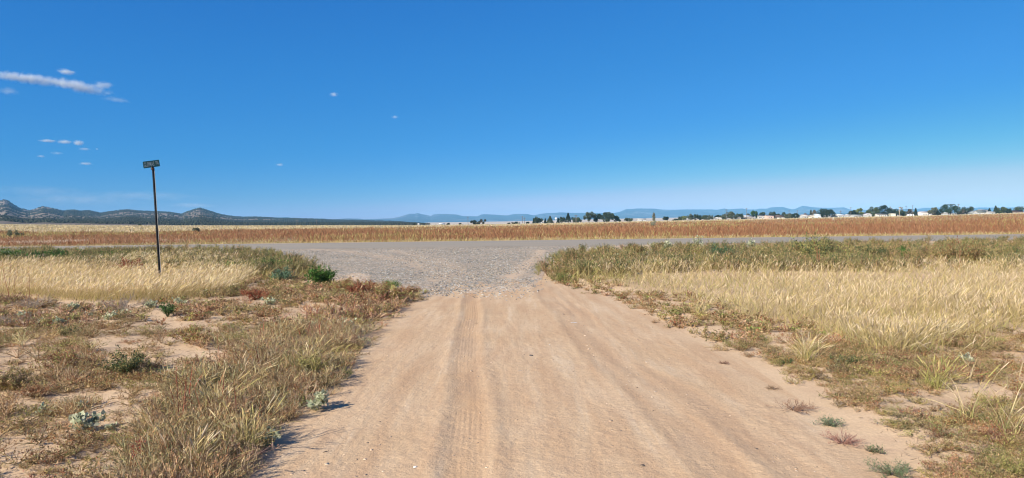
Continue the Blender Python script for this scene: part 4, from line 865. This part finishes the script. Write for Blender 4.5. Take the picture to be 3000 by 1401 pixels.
def fieldbush(px, py, wp, hp, pal, lab, Y):
    x = (px - 1500) / F * Y; z = float(HF(x, Y)); e = bpy.data.objects.new('field_shrub', None); COL.objects.link(e); e.location = (x, Y, z); tag(e, lab, 'shrub')
    Wd = wp / F * Y; H = EYE + (yh(px) - py + hp) / F * Y - z; g = Geo(); g.tube([(0, 0, 0), (.02, 0, H * .5)], [.05, .02], (.2, .15, .1), 5); g.build('stem', M_BARK, e)
    c = Geo(); leaves(c, crown_pts('shrub', Wd, H, 900), .16, .5, pal, .2, .2); c.build('foliage', M_LEAF, e)
fieldbush(45, 690, 44, 14, [(.16, .17, .11), (.12, .14, .08)], 'grey green rounded bush standing in the rust weeds at far left', 88)
fieldbush(575, 672, 18, 6, [(.18, .18, .12)], 'small grey bush in the rust field right of the sign post', 120)
fieldbush(1916, 657, 24, 11, [(.24, .25, .17), (.30, .30, .22)], 'pale grey bush in the weeds below the slim upright tree', 150)

# ------------------------------------------------------------------ buildings
def place(name, px, off, label, cat, group=None, rz=0):
    Y = 672 + off; x = (px - 1500) / F * Y; e = bpy.data.objects.new(name, None); COL.objects.link(e)
    e.location = (x, Y, float(HF(x, Y)) - .05); e.rotation_euler = (0, 0, rz); tag(e, label, cat, group); return e, Y
def house(name, px, wpx, ytop, yeave, off, label, wall, roof, gable=False, wins=3, door=True, rz=0, cat='house', depth=7, ov=.45):
    """gable=True shows the triangular end; otherwise the ridge runs across the view"""
    e, Y = place(name, px, off, label, cat, 'distant houses and sheds', rz); z0 = e.location.z
    Wd = .85 * wpx / F * Y; ht = EYE + (yh(px) - ytop) / F * Y - z0; he = EYE + (yh(px) - yeave) / F * Y - z0; he = max(he, 1.9); ht = max(ht, he + .5)
    a = Wd / 2; b = depth / 2; g = Geo()
    if gable:
        V = [(-a, -b, 0), (a, -b, 0), (a, -b, he), (0, -b, ht - .12), (-a, -b, he), (-a, b, 0), (a, b, 0), (a, b, he), (0, b, ht - .12), (-a, b, he)]
        g.add(V, [(0, 1, 2, 4), (4, 2, 3, 3), (5, 9, 7, 6), (9, 8, 8, 7), (0, 4, 9, 5), (1, 6, 7, 2)], wall)
    else:
        V = [(-a, -b, 0), (a, -b, 0), (a, -b, he), (-a, -b, he), (-a, b, 0), (a, b, 0), (a, b, he), (-a, b, he), (-a, 0, ht - .12), (a, 0, ht - .12)]
        g.add(V, [(0, 1, 2, 3), (4, 7, 6, 5), (0, 3, 7, 4), (3, 8, 8, 7), (1, 5, 6, 2), (2, 6, 9, 9)], wall)
    # drop degenerate quads to triangles
    me_v, me_q, me_c = g.arr(); me = bpy.data.meshes.new('wall'); me.from_pydata(me_v.tolist(), [], [list(dict.fromkeys(q)) for q in me_q.tolist()])
    at = me.color_attributes.new('Col', 'FLOAT_COLOR', 'POINT'); c4 = np.ones((len(me_v), 4), np.float32); c4[:, :3] = me_c; at.data.foreach_set('color', c4.ravel()); me.materials.append(M_WALL)
    wo_ = bpy.data.objects.new('wall', me); COL.objects.link(wo_); wo_.parent = e
    r = Geo(); t = .16
    for s in (-1, 1):
        if gable:
            k = (ht - he) / a; x1 = a + ov; z1 = he - k * ov
            P = [(0, -b - ov, ht), (s * x1, -b - ov, z1), (s * x1, b + ov, z1), (0, b + ov, ht)]
        else:
            k = (ht - he) / b; y1 = b + ov; z1 = he - k * ov
            P = [(-a - ov, 0, ht), (-a - ov, s * y1, z1), (a + ov, s * y1, z1), (a + ov, 0, ht)]
        P = P + [(x, y, z + t) for x, y, z in P]; r.add(P, [(0, 1, 2, 3), (4, 7, 6, 5), (0, 4, 5, 1), (1, 5, 6, 2), (2, 6, 7, 3), (3, 7, 4, 0)], roof)
    r.build('roof', M_ROOF, e)
    wc = np.array(wall) * .55 + .25
    xs_ = np.linspace(-a, a, wins + (1 if door else 0) + 2)[1:-1]
    for i, x in enumerate(xs_):
        if door and i == len(xs_) // 2:
            d = Geo(); d.box(x - .48, x + .48, -b - .06, -b + .02, .02, min(2.0, he - .15), (.25, .16, .1)); d.build('door', M_WOOD, e)
        else:
            zc = he * .6; wg = Geo(); wg.box(x - .6, x + .6, -b - .05, -b + .02, zc - .5, zc + .42, wc); f = wg.build('window', M_WALL, e)
            p = Geo(); p.box(x - .5, x + .5, -b - .08, -b - .052, zc - .4, zc + .32, (.05, .06, .08)); p.build('pane', M_GLASS, f)
    return e
WH = (.48, .47, .455); CR = (.66, .60, .50); PK = (.62, .45, .38)
house('shed', 1295, 16, 655, 656.5, 4, 'low white gabled shed alone on the centre plain', WH, (.7, .7, .68), False, 0, False, 0, 'shed')
house('shed', 1226, 9, 655, 657, 4, 'white tent shaped shed beside a bush on the centre left plain', WH, (.75, .75, .72), True, 0, False, 0, 'shed')
house('shed', 1590, 9, 645, 648, 6, 'white shed between the first rounded tree and the pointed conifer', WH, (.6, .6, .6), True, 1, False, 0, 'shed')
house('shed', 1650, 13, 649, 650.5, -8, 'low tan roofed shed in front of the ragged pine', CR, (.45, .38, .3), False, 0, False, 0, 'shed')
house('shed', 1880, 26, 641, 643, 0, 'low flat white shed in the gap left of the slim upright tree', WH, (.6, .58, .55), False, 1, False, 0, 'shed')
house('shed', 2104, 18, 636.5, 639, -6, 'small white gabled shed in front of the dark domed tree', WH, (.66, .64, .6), True, 1, True, 0, 'shed')
house('house', 2161, 16, 634, 637.5, -4, 'small cream house half hidden left of the long pale roof', CR, (.30, .28, .26), False, 2, True)
house('house', 2187, 32, 631, 634.5, 4, 'house with long pale grey roof behind the second tall pole', (.3, .26, .23), (.55, .57, .58), False, 3, True)
house('house', 2228, 24, 629.5, 632.5, 4, 'white walled house with dark roof joined to the pink one', WH, (.10, .11, .12), False, 3, True)
house('house', 2253, 24, 630, 632.5, -2, 'long pink walled house with dark low roof', PK, (.16, .15, .15), False, 2, False)
house('garage', 2284, 26, 630.5, 634.5, 0, 'twin garage with brown roof and two bright white doors', (.10, .08, .07), (.14, .10, .08), False, 0, False, 0, 'garage')
house('shed', 2358, 22, 629, 632.5, 2, 'row of white sheds under the pinkish bare tree', WH, (.5, .45, .4), False, 2, False, 0, 'shed')
house('shed', 2377, 12, 630, 633, -6, 'cream gabled shed left of the pale blue shed', CR, (.45, .38, .32), True, 1, False, 0, 'shed')
house('shed', 2394, 14, 627, 629.5, -4, 'tall pale blue white shed left of the large wide dark tree', (.62, .70, .80), (.66, .72, .8), False, 0, True, 0, 'shed')
house('shed', 2445, 16, 628.5, 631.5, 0, 'white sheds at the right foot of the large wide dark tree', WH, (.6, .6, .62), True, 1, False, 0, 'shed')
house('house', 2461, 24, 627, 630.5, -4, 'house with pale blue grey roof right of the large wide dark tree', (.6, .58, .56), (.5, .58, .63), False, 3, True)
house('shed', 2482, 13, 628.5, 631, 0, 'white flat shed left of a dark tree', WH, (.62, .6, .58), False, 1, False, 0, 'shed')
house('house', 2508, 30, 629.5, 631.5, -8, 'long low white house with grey green roof below the yellow green tree', WH, (.42, .45, .42), False, 4, True)
house('house', 2532, 28, 623.5, 627, 6, 'house with maroon roof below the yellow green tree', (.3, .22, .18), (.17, .09, .08), False, 3, True)
house('shed', 2541, 18, 625.5, 629, -6, 'white gabled shed in front of the maroon roofed house', WH, (.66, .62, .6), True, 1, False, 0, 'shed')
house('house', 2580, 32, 626, 628.5, -8, 'low white house under the tall dark pointed tree', (.62, .60, .56), (.14, .13, .12), False, 3, True)
house('shed', 2613, 13, 625, 626.5, -4, 'small bright cream shed left of the tan pole', (.75, .72, .6), (.5, .45, .35), False, 0, False, 0, 'shed')
house('shed', 2707, 30, 620, 622.5, 4, 'long white shed right of the small conifer', (.72, .68, .66), (.5, .46, .46), False, 3, False, 0, 'shed')
house('shed', 2765, 13, 622.5, 624.5, -8, 'small white flat shed at the left foot of the huge rounded tree', WH, (.6, .6, .58), False, 0, False, 0, 'shed')
house('house', 2871, 34, 617, 622.5, 2, 'house with long grey green roof and white gable wing', (.6, .58, .55), (.15, .165, .15), False, 2, True)
house('house', 2850, 19, 617.8, 624.5, -8, 'white gabled wing at the left end of the grey green roofed house', WH, (.28, .29, .27), True, 1, False)
house('shed', 2878, 24, 614.5, 617.5, 34, 'tan roofed barn showing above the grey green roof', CR, (.42, .40, .35), False, 0, False, 0, 'barn', 9)
house('shed', 2901, 17, 620.5, 622, -4, 'low white shed right of the grey green roofed house', WH, (.58, .56, .54), False, 1, False, 0, 'shed')
house('house', 2973, 40, 616.5, 620, 6, 'long low house with dark brown roof at the right edge', (.30, .22, .17), (.07, .05, .045), False, 3, True)
# garage doors of the twin garage
gar = [o for o in COL.objects if o.name.startswith('garage')][0]
for s in (-1, 1):
    d = Geo(); d.box(s * 2.15 - 1.75, s * 2.15 + 1.75, -3.56, -3.48, .05, 2.2, (.8, .78, .72)); d.build('garage_door', M_WALL, gar)
# camper trailer
e, Y = place('camper_trailer', 2668, -8, 'white rounded camper trailer parked between dark trees', 'camper'); g = Geo()
L2, hh_ = 2.9, 2.35; prof = [(-L2, .6), (-L2, 1.7), (-L2 + .7, hh_ + .3), (L2 - .5, hh_ + .3), (L2, 1.8), (L2 - .35, .6)]; n = len(prof)
V = [(x, -1.1, z) for x, z in prof] + [(x, 1.1, z) for x, z in prof]; me = bpy.data.meshes.new('body')
me.from_pydata(V, [], [list(range(n)), list(range(2 * n - 1, n - 1, -1))] + [[i, i + n, (i + 1) % n + n, (i + 1) % n] for i in range(n)])
at = me.color_attributes.new('Col', 'FLOAT_COLOR', 'POINT'); at.data.foreach_set('color', np.array([.8, .8, .8, 1] * len(V), np.float32)); me.materials.append(M_WALL)
b = bpy.data.objects.new('body', me); COL.objects.link(b); b.parent = e
for x in (-1.3, 1.2): p = Geo(); p.box(x - .45, x + .45, -1.14, -1.1, 1.5, 2.0, (.05, .06, .07)); p.build('window', M_GLASS, e)
for s in (-1, 1): p = Geo(); p.tube([(0, s * .85, .36), (0, s * 1.12, .36)], [.36, .36], (.03, .03, .03), 14); p.build('wheel', M_STONE, e)

# ------------------------------------------------------------------ poles
def pole(px, ytop, ybase, label, off=0, arm=True, c=(.14, .115, .095), r=.22, name='utility_pole', Y=None):
    Y = Y or 650 + off; x = (px - 1500) / F * Y; z = float(HF(x, Y)); H = EYE + (yh(px) - ytop) / F * Y - z
    e = bpy.data.objects.new(name, None); COL.objects.link(e); e.location = (x, Y, z - .1); tag(e, label, 'utility pole', 'utility poles on the plain')
    g = Geo(); g.tube([(0, 0, 0), (0, 0, H)], [r, r * .7], c, 8); g.build('post', M_WOOD, e)
    if arm:
        a = Geo(); a.box(-1.2, 1.2, -.20, -.08 - r * .7 + .1, H - .9, H - .68, c); ao = a.build('crossarm', M_WOOD, e)
        for xx in (-1.05, -.45, .45, 1.05): i = Geo(); i.tube([(xx, -.16, H - .69), (xx, -.16, H - .45)], [.07, .05], (.4, .4, .4), 6); i.build('insulator', M_STEEL, ao)
for p in [(871, 644, 659, 'faint thin pole on the left centre plain, left of another'), (929, 645, 659, 'faint thin pole on the plain right of a similar one, left of centre'), (1371.6, 634, 656, 'lone tall thin pole left of the dark bush clump'), (1531, 633, 655, 'taller of twin poles left of the tree row'),
          (1537, 637, 655, 'shorter of twin poles left of the tree row'), (1686, 629, 651, 'left one of a close pair of poles by the ragged pine'), (1689, 629, 651, 'right one of a close pair of poles by the ragged pine'),
          (2128, 613, 640, 'tall pole left of the broad grey olive tree', -6), (2187, 609.5, 639, 'tallest dark pole in front of the long pale roof', -10), (2312, 615.5, 636, 'pole above the olive trees right of the twin garage', 14),
          (2336, 615.5, 635, 'pole left of the pinkish bare tree', 14), (2463, 617, 632, 'short pole over the pale blue grey roof', 20), (2493, 606.5, 632, 'thin pole rising from the dark tree left of the yellow green one', 18),
          (2654.6, 602, 628, 'pole just right of the pale yellow half bare tree', 6), (2674, 601, 628, 'pole behind the white camper', 6), (2808, 597, 627, 'pole at the right side of the huge rounded tree', 14)]:
    pole(p[0], p[1], p[2], p[3], p[4] if len(p) > 4 else 0)
pole(2635, 608, 628, 'tan wooden pole without crossarm beside the pale half bare tree', 0, False, (.50, .38, .26), .22)
# far water tower: ball on a stem
x = (1629.5 - 1500) / F * 700; e = bpy.data.objects.new('water_tower', None); COL.objects.link(e); e.location = (x, 700, float(HF(x, 700)) - .2); tag(e, 'tiny white water tank on a thin stem between conifers', 'water tower')
zt = EYE + (yh(1629.5) - 637.5) / F * 700 - e.location.z; g = Geo(); g.tube([(0, 0, 0), (0, 0, zt - 1.2)], [.18, .18], (.6, .6, .6), 8); g.build('stem', M_WALL, e)
g = Geo(); g.tube([(0, 0, zt - 2.2 + 1.1 - 1.1 * math.cos(t)) for t in np.linspace(.05, math.pi - .05, 8)], [1.2 * math.sin(t) for t in np.linspace(.05, math.pi - .05, 8)], (.85, .85, .85), 12); g.build('tank', M_WALL, e)
# white marker post out in the weeds
Y = 240.; x = (2441 - 1500) / F * Y; z = float(HF(x, Y)); H = EYE + (yh(2441) - 636.5) / F * Y - z; g = Geo(); g.box(-.07, .07, -.05, .05, 0, H, (.85, .83, .75)); g.box(-.09, .09, -.07, .07, H - .06, H, (.8, .8, .75))
o = g.build('marker_post', M_WALL); o.location = (x, Y, z); tag(o, 'short white marker post standing in the rust weeds', 'marker post')

# ------------------------------------------------------------------ street sign
PD = 17.4; gx = (466 - 1500) / F * PD * 1.0; base = np.array([gx, PD, float(HF(gx, PD)) - .05])
def at(px, py, Y): d = ray(px, py); return np.array([0, 0, EYE]) + d / d[1] * Y
bt = at(466, 800, PD); tp = at(446.5, 492, PD - .12)
bvec = unit((bt - tp)[None])[0]; bot = bt + bvec * ((bt[2] - base[2]) / -bvec[2]) if bvec[2] < 0 else bt
root = bpy.data.objects.new('street_sign', None); COL.objects.link(root); root.location = bot
up = Vector(tp - bot).normalized(); yaw = R(28)
Zx = up; Yx = Vector((math.sin(yaw), math.cos(yaw), 0)); Yx = (Yx - Yx.dot(Zx) * Zx).normalized(); Xx = Yx.cross(Zx)
root.matrix_world = Matrix.Translation(Vector(bot)) @ Matrix((Xx, Yx, Zx)).transposed().to_4x4()
tag(root, 'green street name sign on a leaning dark perforated steel post', 'street sign')
PL = float(np.linalg.norm(tp - bot)); PC = (.018, .022, .024); EC = (.42, .43, .43)  # EC paints rim light on the lips of the dark post
# U-channel: web with punched holes, two side walls, two lips
g = Geo(); hole = .0127; pitch = .0508; wv = .018
g.box(-wv, -hole * .75, -.004, 0, 0, PL, PC); g.box(hole * .75, wv, -.004, 0, 0, PL, PC)
z = .0
while z < PL - .02: g.box(-hole * .75, hole * .75, -.004, 0, z, min(z + pitch - hole * 1.5, PL), PC); z += pitch
g.build('web', M_STEEL, root)
for s in (-1, 1):
    g = Geo(); V = [(s * wv, 0), (s * .026, .026), (s * .040, .026), (s * .040, .030), (s * .023, .030), (s * (wv - .003), -.004 + .004)]
    for k in range(5):
        a, b_ = V[k], V[k + 1]; g.add([(a[0], a[1], 0), (b_[0], b_[1], 0), (b_[0], b_[1], PL), (a[0], a[1], PL)], [(0, 1, 2, 3)], EC if k in (1, 2) else PC)
    g.build('flange', M_STEEL, root)
# bracket and bolts
g = Geo(); g.box(-.045, .045, -.014, .012, PL - .05, PL + .03, (.10, .06, .05)); br = g.build('bracket', M_STEEL, root)
for zz in (PL - .03, PL - .0): g = Geo(); g.tube([(0, -.014, zz), (0, -.024, zz)], [.010, .009], (.3, .18, .12), 8); g.build('bolt', M_STEEL, br)
# plate, turned away from the sun and tilted
pr = bpy.data.objects.new('sign_plate', None)
SW, SH_ = .57, .168; g = Geo(); bev = .012
pts = [(-SW / 2 + bev, 0), (SW / 2 - bev, 0), (SW / 2, bev), (SW / 2, SH_ - bev), (SW / 2 - bev, SH_), (-SW / 2 + bev, SH_), (-SW / 2, SH_ - bev), (-SW / 2, bev)]
me = bpy.data.meshes.new('sign_plate'); n = 8; V = [(x, -.0015, z) for x, z in pts] + [(x, .0015, z) for x, z in pts]
me.from_pydata(V, [], [list(range(n)), list(range(2 * n - 1, n - 1, -1))] + [[i, i + n, (i + 1) % n + n, (i + 1) % n] for i in range(n)])
at_ = me.color_attributes.new('Col', 'FLOAT_COLOR', 'POINT'); at_.data.foreach_set('color', np.array([.03, .135, .115, 1] * len(V), np.float32)); me.materials.append(M_SIGN)
plate = bpy.data.objects.new('sign_plate', me); COL.objects.link(plate); plate.parent = root
py_ = R(77)
# plate frame in world: yawed about vertical, tilted along its length
def plate_slope(tl):   # slope of the plate's edge in the view for a tilt along its length
    c = np.array(tp); dv = np.array([math.cos(py_) * math.cos(tl), math.sin(py_) * math.cos(tl), math.sin(tl)]) * SW / 2
    a, b = c - dv, c + dv; u0, v0 = proj(*a); u1, v1 = proj(*b); return (v1 - v0) / (u1 - u0)
tilt = min(np.radians(np.linspace(-5, 15, 401)), key=lambda q: abs(plate_slope(q) + .137)); Nw = Vector((math.sin(py_), -math.cos(py_), 0)); Xw = Vector((math.cos(py_), math.sin(py_), 0)); Zw = Vector((0, 0, 1))
Xt = (Xw * math.cos(tilt) + Zw * math.sin(tilt)).normalized(); Zt = (Zw * math.cos(tilt) - Xw * math.sin(tilt)).normalized(); Yt = Zt.cross(Xt)
topw = root.matrix_world @ Vector((0, -.012, PL + .012))
MWp = Matrix.Translation(topw) @ Matrix((Xt, Yt, Zt)).transposed().to_4x4()
plate.matrix_parent_inverse = root.matrix_world.inverted(); plate.matrix_basis = MWp
def letters(txt, size, x, z, wd):
    c = bpy.data.curves.new('t', 'FONT'); c.body = txt; c.size = size; c.extrude = .0006; c.offset = .0016; c.resolution_u = 3
    o = bpy.data.objects.new('t', c); COL.objects.link(o); dg = bpy.context.evaluated_depsgraph_get(); m = bpy.data.meshes.new_from_object(o.evaluated_get(dg)); bpy.data.objects.remove(o)
    xs_ = [v.co.x for v in m.vertices]; sx = wd / (max(xs_) - min(xs_)); x -= min(xs_) * sx
    m.transform(Matrix.Translation((x, -.0028, z)) @ Matrix.Diagonal((sx, 1, 1, 1)) @ Matrix.Rotation(R(90), 4, 'X'))
    a = m.color_attributes.new('Col', 'FLOAT_COLOR', 'POINT'); a.data.foreach_set('color', np.array([.55, .66, .58, 1] * len(m.vertices), np.float32)); m.materials.clear(); m.materials.append(M_LETTER)
    o = bpy.data.objects.new('lettering', m); COL.objects.link(o); o.parent = plate; return o
letters('GUYMAS', .165, -SW / 2 + .022, .026, .355); letters('TRL', .115, SW / 2 - .150, .058, .125)

# ------------------------------------------------------------------ clouds: thin bodies of vapour far away
def cloud(px, py, wpx, hpx, dist, dens, label, seed, tilt=0., sc=1.0, name='cloud', lo=.34, hi=.56):
    d = ray(px, py); d = d / d[1]; p = np.array([0, 0, EYE]) + d * dist; a = wpx / F * dist / 2; b = hpx / F * dist / 2
    m, t, out = newmat('cloud_vapour_%d' % seed); tc = t.nodes.new('ShaderNodeTexCoord')
    ln = N(t, 'ShaderNodeVectorMath', operation='LENGTH'); t.links.new(tc.outputs['Object'], ln.inputs[0])
    fall = ramp(t, ln.outputs['Value'], [(.15, 1), (1.0, 0)])
    mp = N(t, 'ShaderNodeMapping'); mp.inputs['Scale'].default_value = (2.2 * sc * max(1, wpx / 60), 1.5, 1.6); mp.inputs['Location'].default_value = (seed * 3.1, seed, seed * .7); t.links.new(tc.outputs['Object'], mp.inputs[0])
    nz = noise(t, mp.outputs[0], 1.0, 5, .6, .4)
    mul = N(t, 'ShaderNodeMath', operation='MULTIPLY_ADD', i_1=.42, i_2=-.16); t.links.new(fall, mul.inputs[0])
    ad = N(t, 'ShaderNodeMath', operation='ADD'); t.links.new(nz, ad.inputs[0]); t.links.new(mul.outputs[0], ad.inputs[1])
    r = ramp(t, ad.outputs[0], [(lo + .08, 0), (hi + .12, 1)]); k = N(t, 'ShaderNodeMath', operation='MULTIPLY'); t.links.new(r, k.inputs[0]); t.links.new(fall, k.inputs[1])
    k2 = N(t, 'ShaderNodeMath', operation='MULTIPLY', i_1=dens * 1.5 / (b * 2)); t.links.new(k.outputs[0], k2.inputs[0])
    vs = N(t, 'ShaderNodeVolumeScatter'); vs.inputs['Color'].default_value = (.94, 1, .97, 1); vs.inputs['Anisotropy'].default_value = -.35; t.links.new(k2.outputs[0], vs.inputs['Density']); t.links.new(vs.outputs[0], out.inputs['Volume'])
    nu, nv = 20, 10; V = []; 
    for j in range(nv):
        for i in range(nu):
            th = math.pi * (j + .02) / (nv - .96); ph = 2 * math.pi * i / nu; V.append((math.sin(th) * math.cos(ph), math.sin(th) * math.sin(ph), math.cos(th)))
    Q = [(j * nu + i, (j + 1) * nu + i, (j + 1) * nu + (i + 1) % nu, j * nu + (i + 1) % nu) for j in range(nv - 1) for i in range(nu)]
    g = Geo(); g.add(V, Q, (1, 1, 1)); me_v, me_q, _ = g.arr(); me = bpy.data.meshes.new(name); me.from_pydata(me_v.tolist(), [], me_q.tolist() + [list(range(nu)), list(range((nv) * nu - 1, (nv - 1) * nu - 1, -1))]); me.materials.append(m)
    o = bpy.data.objects.new(name, me); COL.objects.link(o); o.location = p; o.scale = (a, b * 1.0, b); o.rotation_euler = (0, R(tilt), -math.atan2(d[0], 1) * 1.0); tag(o, label, 'cloud', 'small clouds over the hills'); return o
CL = [(85, 231, 250, 28, 2.6, 'left part of the long white cloud streak at upper left', 2.5), (228, 253, 170, 31, 2.4, 'right part of the long white cloud streak, bending down', 9), (300, 250, 60, 20, 1.2, 'thin hooked wisp at the right tip of the long streak', -3),
      (195, 211, 52, 16, 1.8, 'small white cloud just above the long streak', 4), (140, 413, 46, 9, 2.0, 'leftmost of three small flat clouds above the sign level', 0), (190, 416, 40, 12, 2.0, 'middle of three small flat clouds above the sign level', 0),
      (230, 419, 30, 15, 2.2, 'rightmost and roundest of three small flat clouds', 0), (248, 437, 34, 8, .9, 'faint flat cloud below the roundest small one', 0), (120, 458, 24, 8, .9, 'tiny cloud at lower left of the three flat ones', 0),
      (166, 449, 34, 9, .6, 'faint smudge of cloud below the three flat ones', 0), (252, 480, 38, 9, 1.3, 'small flat cloud left of the sign at its height', 0), (284, 437, 9, 5, .8, 'dot of cloud right of the faint flat one', 0),
      (978, 277, 26, 12, 1.0, 'faint lone cloud high in the blue, left of centre', 0), (1157, 343, 22, 9, .6, 'fainter lone cloud lower right of another in the blue', 0), (819, 483, 24, 8, .9, 'small lone cloud above the mountains left of centre', 0),
      (25, 268, 60, 22, .5, 'faint puff under the left end of the long streak', 0), (340, 292, 80, 16, .4, 'faint trailing veil below the right end of the long streak', 4)]
for i, (px, py, wp, hp, dn, lab, tl) in enumerate(CL): cloud(px, py, wp * 1.25, hp * 1.5, 14000, dn, lab, i + 1, tl)
for i, (px, py, wp, hp, dn, lab) in enumerate([(230, 586, 380, 40, .55, 'long pale veil of cloud low over the left hills'), (420, 574, 330, 30, .45, 'pale veil of cloud behind the sign post'), (565, 602, 130, 16, .7, 'short pale cloud bank left above the pointed peak'), (120, 560, 260, 34, .35, 'high faint veil at far left over the hills')]):
    cloud(px, py, wp * 1.2, hp * 1.3, 24000, dn, lab, 30 + i, 1.0, .4, 'cloud', .25, .7)

# ------------------------------------------------------------------ air
m, t, out = newmat('hazy_air'); pv = N(t, 'ShaderNodeVolumePrincipled'); pv.inputs['Color'].default_value = (.23, .57, .90, 1); pv.inputs['Density'].default_value = 7e-5; pv.inputs['Anisotropy'].default_value = -.25
t.links.new(pv.outputs[0], out.inputs['Volume'])
zs = []
for o in COL.objects:
    if o.type == 'MESH' and o.name.split('.')[0] in ('ground', 'mountains', 'hills'):
        co = np.empty(len(o.data.vertices) * 3, np.float32); o.data.vertices.foreach_get('co', co); zs += [co[2::3].min(), co[2::3].max()]
g = Geo(); g.box(-12600, 12600, -12600, 12600, min(zs) - 1, max(zs) + 6, (1, 1, 1)); o = g.build('haze', m); tag(o, 'clear desert air turning distant mountains blue', 'haze', kind='stuff')
